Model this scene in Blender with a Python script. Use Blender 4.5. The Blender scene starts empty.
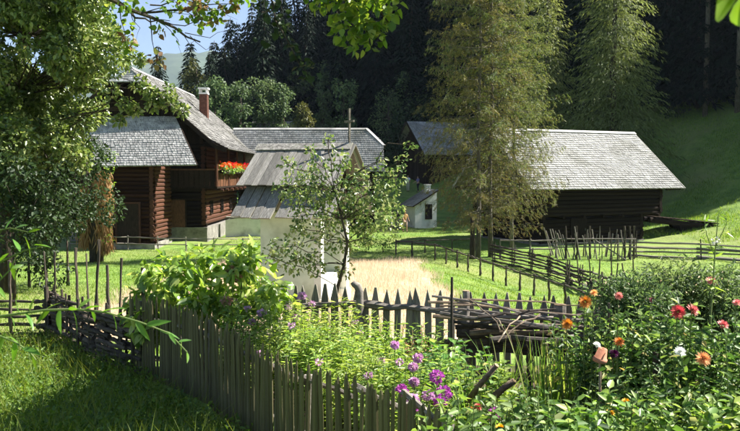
import bpy, math, random
import numpy as np
from mathutils import Vector, Matrix
random.seed(7); RS = np.random.RandomState(7)
SC = bpy.context.scene; COL = SC.collection
R = math.radians
# ------------------------------------------------------------------ camera, sky, sun, exposure
EYE = 4.4; PITCH = R(3.13); FPX = 740.0
cam_d = bpy.data.cameras.new('camera'); cam = bpy.data.objects.new('camera', cam_d); COL.objects.link(cam)
cam.location = (0, 0, EYE); cam.rotation_euler = (R(90) - PITCH, 0, 0)
cam_d.sensor_width = 36; cam_d.lens = 36; cam_d.clip_end = 20000; cam_d.clip_start = 0.05
cam_d.dof.use_dof = True; cam_d.dof.focus_distance = 18; cam_d.dof.aperture_fstop = 9
SC.camera = cam
SUN_AZ, SUN_EL = R(13), R(48)          # azimuth measured from +X towards +Y (away from the viewer)
sdir = Vector((math.cos(SUN_AZ)*math.cos(SUN_EL), math.sin(SUN_AZ)*math.cos(SUN_EL), math.sin(SUN_EL)))
wd = bpy.data.worlds.new('World'); SC.world = wd; wd.use_nodes = True
nt = wd.node_tree; bg = nt.nodes['Background']
sky = nt.nodes.new('ShaderNodeTexSky'); sky.sky_type = 'NISHITA'; sky.sun_disc = False
sky.sun_elevation = SUN_EL; sky.sun_rotation = R(90) - SUN_AZ; sky.altitude = 800; sky.air_density = 0.8; sky.dust_density = 0.1
nt.links.new(sky.outputs[0], bg.inputs[0]); bg.inputs[1].default_value = 0.05
sl = bpy.data.lights.new('sun', 'SUN'); so = bpy.data.objects.new('sun', sl); COL.objects.link(so)
sl.energy = 5.0; sl.angle = R(0.55); sl.color = (1.0, 0.95, 0.86)
so.rotation_euler = sdir.to_track_quat('Z', 'Y').to_euler(); so.location = (30, 10, 60)
SC.view_settings.view_transform = 'Standard'; SC.view_settings.look = 'None'
SC.view_settings.exposure = 1.8; SC.view_settings.gamma = 1; SC.view_settings.use_curve_mapping = False
SC.render.engine = 'CYCLES'
SC.cycles.use_denoising = True
SC.cycles.max_bounces = 5; SC.cycles.diffuse_bounces = 3; SC.cycles.transparent_max_bounces = 6; SC.cycles.caustics_reflective = False; SC.cycles.caustics_refractive = False

def W(px, py, Y):
    "world point on the ray through photo pixel (px,py) at depth Y"
    dx = (px-370)/FPX; dz = -(py-215.5)/FPX
    v = Vector((dx, math.cos(PITCH)+dz*math.sin(PITCH), -math.sin(PITCH)+dz*math.cos(PITCH)))
    k = Y/v.y
    return Vector((v.x*k, Y, EYE+v.z*k))
def sm(a, b, x):
    t = np.clip((np.asarray(x, float)-a)/(b-a), 0, 1); return t*t*(3-2*t)
YZ = np.array([(-60,4.2),(-5,3.1),(0,2.8),(4,2.0),(6,1.45),(8,1.2),(10,1.1),(13,1.0),(20,.85),(26,.55),(33,.2),(40,.02),(58,0),(66,.35),(72,1.0),(84,2.6),(100,5.0),(140,20),(200,45),(300,80),(600,60),(3000,0)])
def H(x, y):
    x = np.asarray(x, float); y = np.asarray(y, float)
    z = np.interp(y, YZ[:,0], YZ[:,1])
    far = np.clip(y-66, 0, None)
    k = 1 - sm(66, 90, y)*(1-sm(-36, 4, x))*.95
    z = z*k
    z = z + .42*sm(.9, 2.6, x)*(1-sm(7.5, 11, y))*sm(2, 4, y)
    t = np.clip((y-46)*.35+(x-18)*.6, 0, None)
    z = z + np.where(t < 13, .036*t*t, .036*169+(t-13)*.75)*(1-sm(250, 500, y))
    z = z - .75*sm(2.5, 7, x)*sm(14, 22, y)*(1-sm(30, 42, y))
    n = .05*np.sin(x*.9+1.3*np.sin(y*.31))*np.sin(y*.55) + .03*np.sin(x*2.1+y*1.7)
    return z + n*sm(20, 30, y)
def h(x, y): return float(H(x, y))
def G(px, py, y0=8.0, y1=200):
    "ground point under photo pixel"
    ys = np.linspace(y0, y1, 6000)
    a = W(px, py, 1.0); k = (a-Vector((0,0,EYE)))
    d = EYE + k.z/k.y*ys - H(k.x/k.y*ys, ys)
    i = int(np.argmax(d <= 0))
    Y = ys[i] if d[i] <= 0 else y1
    p = W(px, py, float(Y)); p.z = h(p.x, p.y); return p

# ------------------------------------------------------------------ mesh helpers
def mesh_np(name, V, F):
    V = np.ascontiguousarray(V, np.float32); F = np.ascontiguousarray(F, np.int32); n, k = F.shape
    me = bpy.data.meshes.new(name)
    me.vertices.add(len(V)); me.vertices.foreach_set('co', V.ravel())
    me.loops.add(n*k); me.loops.foreach_set('vertex_index', F.ravel())
    me.polygons.add(n); me.polygons.foreach_set('loop_start', np.arange(0, n*k, k, dtype=np.int32))
    me.polygons.foreach_set('loop_total', np.full(n, k, np.int32))
    me.update(calc_edges=True); return me
class MB:
    def __init__(s): s.v = []; s.f = []; s.m = []
    def add(s, vs, fs, m=0):
        o = len(s.v); s.v += [tuple(v) for v in vs]; s.f += [tuple(i+o for i in f) for f in fs]; s.m += [m]*len(fs)
    def box(s, c, d, M=None, m=0):
        c = Vector(c); x, y, z = d[0]/2, d[1]/2, d[2]/2
        vs = [Vector((i*x, j*y, k*z)) for k in (-1,1) for j in (-1,1) for i in (-1,1)]
        if M is not None: vs = [M @ v for v in vs]
        s.add([v+c for v in vs], [(0,2,3,1),(4,5,7,6),(0,1,5,4),(2,6,7,3),(0,4,6,2),(1,3,7,5)], m)
    def span(s, a, b, m=0):
        a = Vector(a); b = Vector(b); s.box((a+b)/2, (abs(b.x-a.x), abs(b.y-a.y), abs(b.z-a.z)), None, m)
    def beam(s, a, b, w, t, m=0, up=(0,0,1)):
        a = Vector(a); b = Vector(b); d = b-a; L = d.length; z = d/L; u = Vector(up)
        if abs(z.dot(u)) > .98: u = Vector((0,1,0))
        x = z.cross(u).normalized(); y = x.cross(z).normalized()
        M = Matrix((x, y, z)).transposed(); s.box((a+b)/2, (w, t, L), M, m)
    def slab(s, poly, th, m=0):
        "polygon thickened downwards along its normal"
        P = [Vector(p) for p in poly]; n = (P[1]-P[0]).cross(P[2]-P[0]).normalized()
        if n.z < 0: n = -n
        Q = [p-n*th for p in P]; k = len(P)
        s.add(P+Q, [tuple(range(k)), tuple(range(2*k-1, k-1, -1))]+[(i, i+k, (i+1) % k+k, (i+1) % k) for i in range(k)], m)
    def prism(s, poly, d, m=0):
        P = [Vector(p) for p in poly]; d = Vector(d); Q = [p+d for p in P]; k = len(P)
        s.add(P+Q, [tuple(range(k)), tuple(range(2*k-1, k-1, -1))]+[(i, i+k, (i+1) % k+k, (i+1) % k) for i in range(k)], m)
    def tube(s, pts, rad, n=6, m=0, cap=True):
        P = [Vector(p) for p in pts]
        if not hasattr(rad, '__len__'): rad = [rad]*len(P)
        vs = []; ref = Vector((.3, .8, .52)).normalized()
        for i, p in enumerate(P):
            t = (P[min(i+1, len(P)-1)]-P[max(i-1, 0)]).normalized()
            if abs(t.dot(ref)) > .95: ref = Vector((1, 0, 0))
            x = t.cross(ref).normalized(); y = t.cross(x)
            ref = -x.cross(t) if False else ref
            for j in range(n):
                a = 2*math.pi*j/n; vs.append(p+(x*math.cos(a)+y*math.sin(a))*rad[i])
        fs = [(i*n+j, i*n+(j+1) % n, (i+1)*n+(j+1) % n, (i+1)*n+j) for i in range(len(P)-1) for j in range(n)]
        if cap: fs += [tuple(range(n-1, -1, -1)), tuple((len(P)-1)*n+j for j in range(n))]
        s.add(vs, fs, m)
    def blob(s, c, r, n=8, k=5, m=0):
        c = Vector(c); r = r if hasattr(r, '__len__') else (r, r, r); vs = []; fs = []
        for i in range(k+1):
            th = math.pi*i/k
            for j in range(n):
                a = 2*math.pi*j/n; vs.append((c.x+r[0]*math.sin(th)*math.cos(a), c.y+r[1]*math.sin(th)*math.sin(a), c.z+r[2]*math.cos(th)))
        for i in range(k):
            for j in range(n): fs.append((i*n+j, (i+1)*n+j, (i+1)*n+(j+1) % n, i*n+(j+1) % n))
        s.add(vs, fs, m)
    def mesh(s, name, mats, smooth=False):
        me = bpy.data.meshes.new(name); me.from_pydata(s.v, [], s.f)
        if not isinstance(mats, (list, tuple)): mats = [mats]
        for m in mats: me.materials.append(m)
        if len(mats) > 1: me.polygons.foreach_set('material_index', s.m)
        if smooth: me.polygons.foreach_set('use_smooth', [True]*len(me.polygons))
        me.update(); return me
    def build(s, name, mats, parent=None, smooth=False, kind=None):
        return link(name, s.mesh(name, mats, smooth), parent, kind)
def link(name, me, parent=None, kind=None):
    o = bpy.data.objects.new(name, me); COL.objects.link(o); o.parent = parent
    if kind: o['kind'] = kind
    return o
def thing(name, label, cat, loc=(0,0,0), rz=0, group=None):
    o = bpy.data.objects.new(name, None); COL.objects.link(o); o.empty_display_size = .2
    o.location = loc; o.rotation_euler = (0, 0, rz); o['label'] = label; o['category'] = cat
    if group: o['group'] = group
    return o
def tag(o, label, cat, group=None):
    o['label'] = label; o['category'] = cat
    if group: o['group'] = group
    return o
def stick(name, me, parent, p0, p1, rx, ry=None, roll=None, off=Vector((0,0,0))):
    "a shared unit mesh (along +Z, 0..1, half-width 1) laid from p0 to p1"
    p0 = Vector(p0)-off; p1 = Vector(p1)-off; d = p1-p0
    q = d.to_track_quat('Z', 'Y').to_matrix()
    if roll is None: roll = random.uniform(0, 6.28)
    q = q @ Matrix.Rotation(roll, 3, 'Z')
    o = link(name, me, parent)
    o.matrix_local = Matrix.Translation(p0) @ q.to_4x4() @ Matrix.Diagonal((rx, ry or rx, d.length, 1))
    return o
def copy_tree(o, parent=None):
    c = o.copy(); COL.objects.link(c); c.parent = parent
    for ch in list(o.children): copy_tree(ch, c)
    return c

# ------------------------------------------------------------------ materials
def _ramp(N, cols, pos=None):
    r = N.new('ShaderNodeValToRGB'); e = r.color_ramp.elements
    n = len(cols)
    while len(e) < n: e.new(.5)
    for i, c in enumerate(cols): e[i].position = (pos[i] if pos else i/(n-1)); e[i].color = (*c, 1)
    return r
def pm(name, cols, scale=4, rough=.85, bump=.3, stretch=(1,1,1), detail=6, objrand=.35, coords='Object', bdist=.02, pos=None, spec=.3, second=None, bscale=None):
    m = bpy.data.materials.new(name); m.use_nodes = True; t = m.node_tree; N = t.nodes; L = t.links
    b = N['Principled BSDF']; b.inputs['Roughness'].default_value = rough; b.inputs['Specular IOR Level'].default_value = spec
    tc = N.new('ShaderNodeTexCoord'); mp = N.new('ShaderNodeMapping'); mp.inputs['Scale'].default_value = stretch
    if coords == 'World':
        g = N.new('ShaderNodeNewGeometry'); L.new(g.outputs['Position'], mp.inputs[0])
    else: L.new(tc.outputs[coords], mp.inputs[0])
    no = N.new('ShaderNodeTexNoise'); no.inputs['Scale'].default_value = scale; no.inputs['Detail'].default_value = detail; no.inputs['Roughness'].default_value = .65
    L.new(mp.outputs[0], no.inputs['Vector'])
    p = pos or [.3+.4*i/(len(cols)-1) for i in range(len(cols))]
    r = _ramp(N, cols, p); L.new(no.outputs[0], r.inputs[0]); out = r.outputs[0]
    if second:                      # (scale, colour, lo, hi) large patches
        n2 = N.new('ShaderNodeTexNoise'); n2.inputs['Scale'].default_value = second[0]; n2.inputs['Detail'].default_value = 4
        L.new(mp.outputs[0], n2.inputs['Vector'])
        mr = N.new('ShaderNodeMapRange'); mr.inputs[1].default_value = second[2]; mr.inputs[2].default_value = second[3]; L.new(n2.outputs[0], mr.inputs[0])
        mx = N.new('ShaderNodeMix'); mx.data_type = 'RGBA'; L.new(mr.outputs[0], mx.inputs[0]); L.new(out, mx.inputs[6]); mx.inputs[7].default_value = (*second[1], 1); out = mx.outputs[2]
    if objrand:
        oi = N.new('ShaderNodeObjectInfo'); mr = N.new('ShaderNodeMapRange'); mr.inputs[3].default_value = 1-objrand; mr.inputs[4].default_value = 1+objrand
        L.new(oi.outputs['Random'], mr.inputs[0])
        g2 = N.new('ShaderNodeNewGeometry'); m2 = N.new('ShaderNodeMapRange'); m2.inputs[3].default_value = 1-objrand*.8; m2.inputs[4].default_value = 1+objrand*.8
        L.new(g2.outputs['Random Per Island'], m2.inputs[0])
        mu = N.new('ShaderNodeMath'); mu.operation = 'MULTIPLY'; L.new(mr.outputs[0], mu.inputs[0]); L.new(m2.outputs[0], mu.inputs[1])
        hs = N.new('ShaderNodeHueSaturation'); L.new(mu.outputs[0], hs.inputs['Value']); L.new(out, hs.inputs['Color']); out = hs.outputs[0]
    L.new(out, b.inputs['Base Color'])
    if bump:
        bn = no
        if bscale:
            bn = N.new('ShaderNodeTexNoise'); bn.inputs['Scale'].default_value = bscale; bn.inputs['Detail'].default_value = 5; L.new(mp.outputs[0], bn.inputs['Vector'])
        bp = N.new('ShaderNodeBump'); bp.inputs['Strength'].default_value = bump; bp.inputs['Distance'].default_value = bdist
        L.new(bn.outputs[0], bp.inputs['Height']); L.new(bp.outputs[0], b.inputs['Normal'])
    return m
def lm(name, cols, trans=.35, rough=.45, spec=.4, tcol=None, pos=None):
    "leaf material: colour varies leaf by leaf; light passes through"
    m = bpy.data.materials.new(name); m.use_nodes = True; t = m.node_tree; N = t.nodes; L = t.links
    b = N['Principled BSDF']; b.inputs['Roughness'].default_value = rough; b.inputs['Specular IOR Level'].default_value = spec
    g = N.new('ShaderNodeNewGeometry'); r = _ramp(N, cols, pos); L.new(g.outputs['Random Per Island'], r.inputs[0])
    oi = N.new('ShaderNodeObjectInfo'); mr = N.new('ShaderNodeMapRange'); mr.inputs[3].default_value = .78; mr.inputs[4].default_value = 1.22; L.new(oi.outputs['Random'], mr.inputs[0])
    mh = N.new('ShaderNodeMapRange'); mh.inputs[3].default_value = .485; mh.inputs[4].default_value = .515; wn = N.new('ShaderNodeTexWhiteNoise'); wn.noise_dimensions = '1D'; L.new(oi.outputs['Random'], wn.inputs['W']); L.new(wn.outputs['Value'], mh.inputs[0])
    hs = N.new('ShaderNodeHueSaturation'); L.new(mr.outputs[0], hs.inputs['Value']); L.new(mh.outputs[0], hs.inputs['Hue']); L.new(r.outputs[0], hs.inputs['Color'])
    L.new(hs.outputs[0], b.inputs['Base Color'])
    tr = N.new('ShaderNodeBsdfTranslucent'); h2 = N.new('ShaderNodeHueSaturation'); h2.inputs['Hue'].default_value = .485; h2.inputs['Saturation'].default_value = 1.15; h2.inputs['Value'].default_value = 1.7
    L.new(hs.outputs[0], h2.inputs['Color']); L.new(h2.outputs[0], tr.inputs[0])
    mx = N.new('ShaderNodeMixShader'); mx.inputs[0].default_value = trans
    L.new(b.outputs[0], mx.inputs[1]); L.new(tr.outputs[0], mx.inputs[2]); L.new(mx.outputs[0], N['Material Output'].inputs[0])
    return m
M = {}
M['grass'] = pm('meadow', [(.055,.11,.018),(.13,.215,.036),(.22,.30,.06)], 1.2, .9, .7, objrand=0, coords='World', detail=12, bdist=.08, second=(.16, (.20,.22,.07), .46, .7), bscale=9)
M['soil'] = pm('soil', [(.025,.018,.012),(.07,.05,.033),(.11,.08,.05)], 6, .95, .8, objrand=0, coords='World', bdist=.05)
M['stubble'] = pm('straw_ground', [(.30,.235,.15),(.46,.38,.26),(.56,.48,.36)], 5, .95, .5, objrand=0, coords='World', detail=8, second=(.5,(.26,.24,.09),.55,.75))
M['forest_floor'] = pm('forest_floor', [(.03,.035,.015),(.06,.06,.03)], 1, .95, .4, objrand=0, coords='World')
M['shingle'] = pm('weathered_shingle', [(.19,.187,.185),(.33,.325,.32),(.45,.44,.43)], 1.4, .55, .3, detail=8, objrand=.28, coords='World', spec=.5, bscale=22, bdist=.01, second=(.5,(.17,.17,.145),.5,.72))
M['shingle_dk'] = pm('old_shingle', [(.20,.195,.19),(.33,.32,.31),(.44,.43,.41)], 2.0, .55, .3, detail=8, objrand=.26, coords='World', spec=.5, bscale=22, bdist=.01)
M['board_grey'] = pm('grey_board', [(.05,.045,.04),(.17,.16,.145),(.38,.36,.335)], 3.5, .65, .5, stretch=(3,3,1.4), objrand=.35, spec=.4, bdist=.01, second=(1.5,(.16,.16,.13),.52,.7))
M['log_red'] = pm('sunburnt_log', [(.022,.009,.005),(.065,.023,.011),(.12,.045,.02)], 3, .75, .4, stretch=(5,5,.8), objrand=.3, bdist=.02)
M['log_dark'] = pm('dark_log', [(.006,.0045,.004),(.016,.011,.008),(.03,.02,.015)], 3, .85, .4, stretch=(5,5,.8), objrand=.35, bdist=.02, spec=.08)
M['wood_dark'] = pm('dark_board', [(.008,.006,.005),(.022,.015,.011),(.045,.03,.02)], 3, .85, .4, stretch=(6,6,1), objrand=.4, bdist=.01, spec=.08)
M['wood_red'] = pm('brown_board', [(.06,.024,.012),(.14,.06,.03),(.22,.10,.05)], 4, .75, .4, stretch=(6,6,1), objrand=.35, bdist=.01)
M['picket'] = pm('picket_wood', [(.055,.045,.022),(.13,.11,.06),(.25,.215,.14)], 3, .8, .7, stretch=(2.5,2.5,2.2), objrand=.35, bdist=.004, second=(3,(.09,.095,.03),.45,.62))
M['paling'] = pm('paling_wood', [(.09,.08,.066),(.2,.182,.152),(.32,.295,.255)], 3, .8, .5, stretch=(3,3,2), objrand=.35, bdist=.01, second=(2,(.07,.08,.05),.5,.7))
M['rail'] = pm('grey_rail', [(.07,.06,.05),(.16,.14,.12),(.30,.275,.24)], 3, .8, .6, stretch=(2.5,2.5,3), objrand=.35, bdist=.01)
M['rail_dk'] = pm('dark_rail', [(.02,.015,.012),(.06,.046,.036),(.13,.105,.085)], 3, .8, .6, stretch=(2.5,2.5,3), objrand=.4, bdist=.01)
M['pole'] = pm('peeled_pole', [(.10,.065,.04),(.22,.16,.11),(.36,.29,.21)], 3, .75, .5, stretch=(2.5,2.5,4), objrand=.4, bdist=.01)
M['bark'] = pm('bark', [(.018,.013,.010),(.05,.038,.028),(.10,.08,.06)], 5, .9, .9, stretch=(3,3,.6), objrand=.2, bdist=.05)
M['bark_grey'] = pm('grey_bark', [(.05,.042,.035),(.11,.095,.08),(.2,.18,.155)], 5, .9, .9, stretch=(3,3,.6), objrand=.2, bdist=.03)
M['cutwood'] = pm('cut_wood', [(.22,.14,.08),(.36,.25,.15)], 8, .8, .2)
M['plaster'] = pm('limewash', [(.60,.62,.56),(.74,.75,.70),(.80,.80,.76)], 1.2, .9, .25, objrand=0, detail=8, bdist=.02, second=(1.3,(.42,.43,.37),.5,.74))
M['plaster_shade'] = pm('shade_tinted_limewash', [(.50,.58,.46),(.64,.70,.58),(.70,.75,.64)], 1.2, .9, .25, objrand=0, detail=8, bdist=.02, second=(1.3,(.36,.41,.30),.5,.72))  # green shade and bounce put into the whitewash colour; darker patches are stains
M['stone_d'] = pm('shaded_rubble', [(.10,.095,.085),(.2,.19,.17),(.3,.285,.26)], 2.5, .9, .7, objrand=.3, bdist=.05)  # rubble darkened so the house base carries its shade in the colour
M['log_mid'] = pm('shaded_brown_log', [(.010,.005,.0035),(.026,.011,.006),(.05,.02,.010)], 3, .8, .4, stretch=(5,5,.8), objrand=.35, bdist=.02, spec=.08)  # darker copy of the red log; annexe front's shade put into the colour
M['stone'] = pm('rubble_stone', [(.16,.145,.125),(.28,.26,.23),(.42,.39,.35)], 3, .9, .6, objrand=.3, bdist=.05)
M['brick'] = pm('chimney_brick', [(.05,.022,.016),(.10,.042,.028),(.16,.07,.048)], 6, .9, .4, objrand=.2)
M['slab'] = pm('chimney_slab', [(.45,.44,.42),(.6,.59,.57)], 5, .9, .3)
M['black'] = pm('dark_interior', [(.008,.007,.006),(.015,.012,.01)], 3, .9, 0, objrand=0)  # near-black colour paints unlit insides; also used for eyes and shoes
M['terracotta'] = pm('terracotta', [(.33,.12,.065),(.46,.19,.11),(.52,.26,.17)], 6, .85, .2)
M['iron'] = pm('iron', [(.03,.03,.03),(.07,.065,.06)], 8, .6, .2)
M['mountain'] = pm('mountain_forest', [(.03,.05,.03),(.06,.09,.05),(.10,.13,.08)], .01, .95, 0, objrand=0, coords='World')
M['glass'] = pm('window_glass', [(.015,.018,.02),(.03,.035,.04)], 2, .15, 0, objrand=0, spec=.5)
L_ = {}
L_['big'] = lm('leaf_big_tree', [(.03,.06,.016),(.07,.125,.03),(.13,.20,.05),(.27,.32,.14)], .34, .34, .7)
L_['apple'] = lm('leaf_apple', [(.05,.09,.028),(.11,.17,.05),(.19,.25,.08),(.34,.35,.17)], .38, .36, .6)
L_['hydr'] = lm('leaf_hydrangea', [(.06,.135,.022),(.115,.225,.04),(.20,.32,.065),(.38,.46,.14)], .4, .36, .7)
L_['phlox'] = lm('leaf_phlox', [(.10,.17,.03),(.17,.27,.05),(.25,.36,.08),(.36,.42,.14)], .45, .45, .5)
L_['dahlia'] = lm('leaf_dahlia', [(.025,.06,.016),(.06,.125,.03),(.12,.21,.05),(.25,.36,.11),(.38,.30,.10)], .35, .48, .4, pos=[0,.35,.7,.95,1])
L_['potato'] = lm('leaf_potato', [(.05,.11,.025),(.11,.20,.045),(.18,.29,.07),(.34,.43,.18),(.42,.38,.14)], .38, .5, .35, pos=[0,.35,.7,.93,1])
L_['rose'] = lm('leaf_rosebush', [(.06,.10,.035),(.11,.17,.06),(.18,.25,.095)], .38, .5, .3)
L_['herb'] = lm('leaf_herb', [(.05,.11,.018),(.09,.18,.03),(.16,.28,.05)], .4, .5, .4)
L_['blade'] = lm('grass_blade', [(.09,.16,.02),(.14,.24,.035),(.21,.31,.05),(.27,.32,.08)], .4, .55, .3)
L_['sword'] = lm('sword_leaf', [(.07,.16,.03),(.13,.24,.045),(.22,.33,.07),(.34,.34,.12)], .4, .4, .5)
L_['straw'] = lm('straw_stalk', [(.34,.27,.17),(.48,.40,.28),(.58,.50,.38),(.38,.35,.22)], .35, .6, .3)
L_['drystraw'] = lm('dry_creeper', [(.20,.11,.045),(.36,.22,.10),(.48,.33,.18)], .3, .7, .2)
L_['larch'] = lm('larch_needle', [(.08,.08,.025),(.13,.125,.04),(.18,.175,.055),(.15,.11,.05)], .35, .5, .3)
L_['larch_br'] = lm('larch_needle_brown', [(.08,.065,.028),(.12,.10,.045),(.15,.13,.05),(.13,.13,.045)], .3, .6, .2)
L_['larch_b'] = lm('larch_needle_green', [(.07,.105,.03),(.12,.16,.045),(.18,.22,.065),(.20,.20,.075)], .35, .5, .3)
L_['spruce'] = lm('spruce_needle', [(.005,.011,.007),(.009,.019,.011),(.016,.028,.015)], .08, .7, .1)  # needle colour blackened to hold the forest's shade
L_['spruce_l'] = lm('spruce_needle_sunlit', [(.10,.14,.04),(.16,.21,.065),(.23,.28,.10)], .4, .5, .3)  # paler needle copy; sunlight on the two lit spruces put into the colour
L_['mid'] = lm('leaf_mid', [(.016,.03,.014),(.03,.05,.022),(.05,.075,.032)], .2, .55, .2)
L_['midl'] = lm('leaf_grey_green', [(.05,.08,.035),(.09,.135,.055),(.14,.19,.075)], .3, .5, .3)
L_['shade'] = lm('leaf_shade_bush', [(.014,.028,.010),(.026,.048,.016),(.04,.07,.022)], .25, .5, .3)  # dark leaf colour carries the shade under the big tree
L_['midy'] = lm('leaf_yellowish', [(.06,.065,.02),(.10,.10,.03),(.13,.135,.04)], .25, .5, .3)
L_['willow'] = lm('leaf_willow', [(.06,.14,.025),(.09,.19,.03),(.13,.24,.04)], .4, .35, .5)
L_['maple'] = lm('leaf_maple', [(.05,.11,.02),(.10,.19,.03),(.17,.27,.05),(.28,.33,.08)], .45, .4, .4)
L_['autumn'] = lm('leaf_turning', [(.12,.15,.05),(.20,.16,.07),(.16,.09,.05),(.15,.18,.06)], .4, .5, .3)
PET = {}
for k, c in dict(red=(.58,.11,.11), pinkred=(.60,.20,.19), orange=(.80,.43,.11), peach=(.80,.46,.22), white=(.85,.85,.8), purple=(.07,.01,.05), pink=(.7,.28,.27), magenta=(.46,.13,.42), mauve=(.60,.36,.54), yellow=(.85,.5,.03), gred=(.75,.03,.02), gora=(.85,.12,.03), dry=(.45,.28,.2)).items():
    PET[k] = lm('petal_'+k, [tuple(x*.75 for x in c), c, tuple(min(1, x*1.2) for x in c)], .25, .5, .3)

# ------------------------------------------------------------------ foliage builders
def unit(A): return A/np.maximum(np.linalg.norm(A, axis=1, keepdims=True), 1e-6)
def leaf_arrays(P, D, Nn, L, Wd, droop=.15):
    "folded four-point leaves"
    n = len(P); L = np.broadcast_to(L, n)[:, None]; Wd = np.broadcast_to(Wd, n)[:, None]
    D = unit(D); S = unit(np.cross(D, Nn)); Nn = np.cross(S, D)
    a = P; b = P+D*L*.45+S*Wd*.5+Nn*Wd*.12; c = P+D*L-Nn*L*droop; d = P+D*L*.45-S*Wd*.5+Nn*Wd*.12
    V = np.stack([a, b, c, d], 1).reshape(-1, 3); i = np.arange(n)*4
    F = np.concatenate([np.stack([i, i+1, i+2], 1), np.stack([i, i+2, i+3], 1)]); return V, F
def leaf_round(P, D, Nn, L, Wd, droop=.15):
    "folded six-point leaves with rounded shoulders"
    n = len(P); L = np.broadcast_to(L, n)[:, None]; Wd = np.broadcast_to(Wd, n)[:, None]
    D = unit(D); S = unit(np.cross(D, Nn)); Nn = np.cross(S, D); q = (.5+.9*RS.rand(n))[:, None]; dr = droop*q
    a = P; b = P+D*L*.28+S*Wd*.46+Nn*Wd*.14; c = P+D*L*.66+S*Wd*.36+Nn*(Wd*.10-L*dr*.4); t = P+D*L-Nn*L*dr; d = P+D*L*.66-S*Wd*.36+Nn*(Wd*.10-L*dr*.4); e = P+D*L*.28-S*Wd*.46+Nn*Wd*.14
    V = np.stack([a, b, c, t, d, e], 1).reshape(-1, 3); i = np.arange(n)*6
    return V, np.concatenate([np.stack([i, i+1, i+2, i+3], 1), np.stack([i, i+3, i+4, i+5], 1)])
def leaf_obj(name, P, D, Nn, L, Wd, mat, parent=None, droop=.15, kind=None):
    V, F = (leaf_arrays if name in ('needle_spray', 'dry_creeper', 'seed_head') else leaf_round)(P, D, Nn, L, Wd, droop); me = mesh_np(name, V, F); me.materials.append(mat)
    return link(name, me, parent, kind)
def rdir(n, rs, up=0.0):
    A = rs.normal(size=(n, 3)); A[:, 2] += up; return unit(A)
def clump_pts(c, r, n, rs, shell=.55):
    "points in an ellipsoid, biased to its skin; returns points and outward directions"
    A = rdir(n, rs); q = shell+(1-shell)*rs.rand(n)**.7
    q = np.where(rs.rand(n) < .25, rs.rand(n)**.5, q)
    r = np.asarray(r if hasattr(r, '__len__') else (r, r, r), float)
    return np.asarray(c)+A*r*q[:, None], A
def crown(name, clumps, dens, size, mat, parent, rs, aspect=.6, up=.5, droop=.2, kind=None, jit=.35):
    Ps = []; Ds = []; Ns = []
    for c, r in clumps:
        rr = np.asarray(r if hasattr(r, '__len__') else (r, r, r), float)
        n = max(4, int(dens*(rr.prod()**(2/3)))); P, A = clump_pts(c, rr*(1+.15*rs.normal()), n, rs)
        Ps.append(P); Ds.append(unit(A*.6+rs.normal(size=(n, 3))*.6+np.array((0, 0, -.25)))); Ns.append(unit(A*.35+rs.normal(size=(n, 3))*.45+np.array((0, 0, up))))
    P = np.concatenate(Ps); D = np.concatenate(Ds); Nn = np.concatenate(Ns)
    L = size*(1-jit+2*jit*rs.rand(len(P)))
    return leaf_obj(name, P, D, Nn, L, L*aspect, mat, parent, droop, kind)
def bez(a, b, sag, n=5, wob=0, rs=RS):
    a = Vector(a); b = Vector(b); o = []
    for i in range(n+1):
        t = i/n; p = a.lerp(b, t)+Vector(sag)*(4*t*(1-t))
        if wob and 0 < i < n: p += Vector(rs.normal(size=3)*wob)
        o.append(p)
    return o
# ------------------------------------------------------------------ ground, field, garden bed, far mountain
def drape(name, xs, ys, mat, dz=0.0, keep=None, kind='structure'):
    X, Y = np.meshgrid(xs, ys); Z = H(X, Y)+dz; nx = len(xs); ny = len(ys)
    V = np.stack([X, Y, Z], -1).reshape(-1, 3)
    i, j = np.meshgrid(np.arange(nx-1), np.arange(ny-1)); a = (j*nx+i).ravel()
    F = np.stack([a, a+1, a+1+nx, a+nx], 1)
    if keep is not None:
        c = V[F].mean(1); F = F[keep(c[:, 0], c[:, 1])]
        u, inv = np.unique(F, return_inverse=True); V = V[u]; F = inv.reshape(F.shape)
    me = mesh_np(name, V, F); me.materials.append(mat); me.polygons.foreach_set('use_smooth', [True]*len(me.polygons))
    return link(name, me, None, kind)
gx = np.concatenate([[-4000,-2000,-1000,-500,-300,-200,-140,-100,-75,-55], np.arange(-42, 46, .5), [50,56,64,75,90,110,140,200,300,500,1000,2000,4000]])
gy = np.concatenate([[-1500,-500,-200,-60,-30], np.arange(-10, 92, .5), np.arange(92, 200, 4), [220,260,300,400,500,700,1000,1500,2500,4000]])
drape('ground', gx, gy, M['grass'])
def field_keep(x, y): return (x > -7.3+.25*np.sin(y*1.3)) & (x < 2.35+.2*np.sin(y*.9)) & (y > 15.2) & (y < 36.2+.5*np.sin(x*1.1))
drape('stubble_field', np.arange(-8, 3, .25), np.arange(15, 37.5, .25), M['stubble'], .02, field_keep)
def bed_keep(x, y): return (y > 3.2) & (y < 13.2-.1*x) & (x+3.7 > (13.2-y)*.75) & (x < 8)
drape('garden_soil', np.arange(-5, 8.2, .2), np.arange(3, 14, .2), M['soil'], .02, bed_keep)
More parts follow.
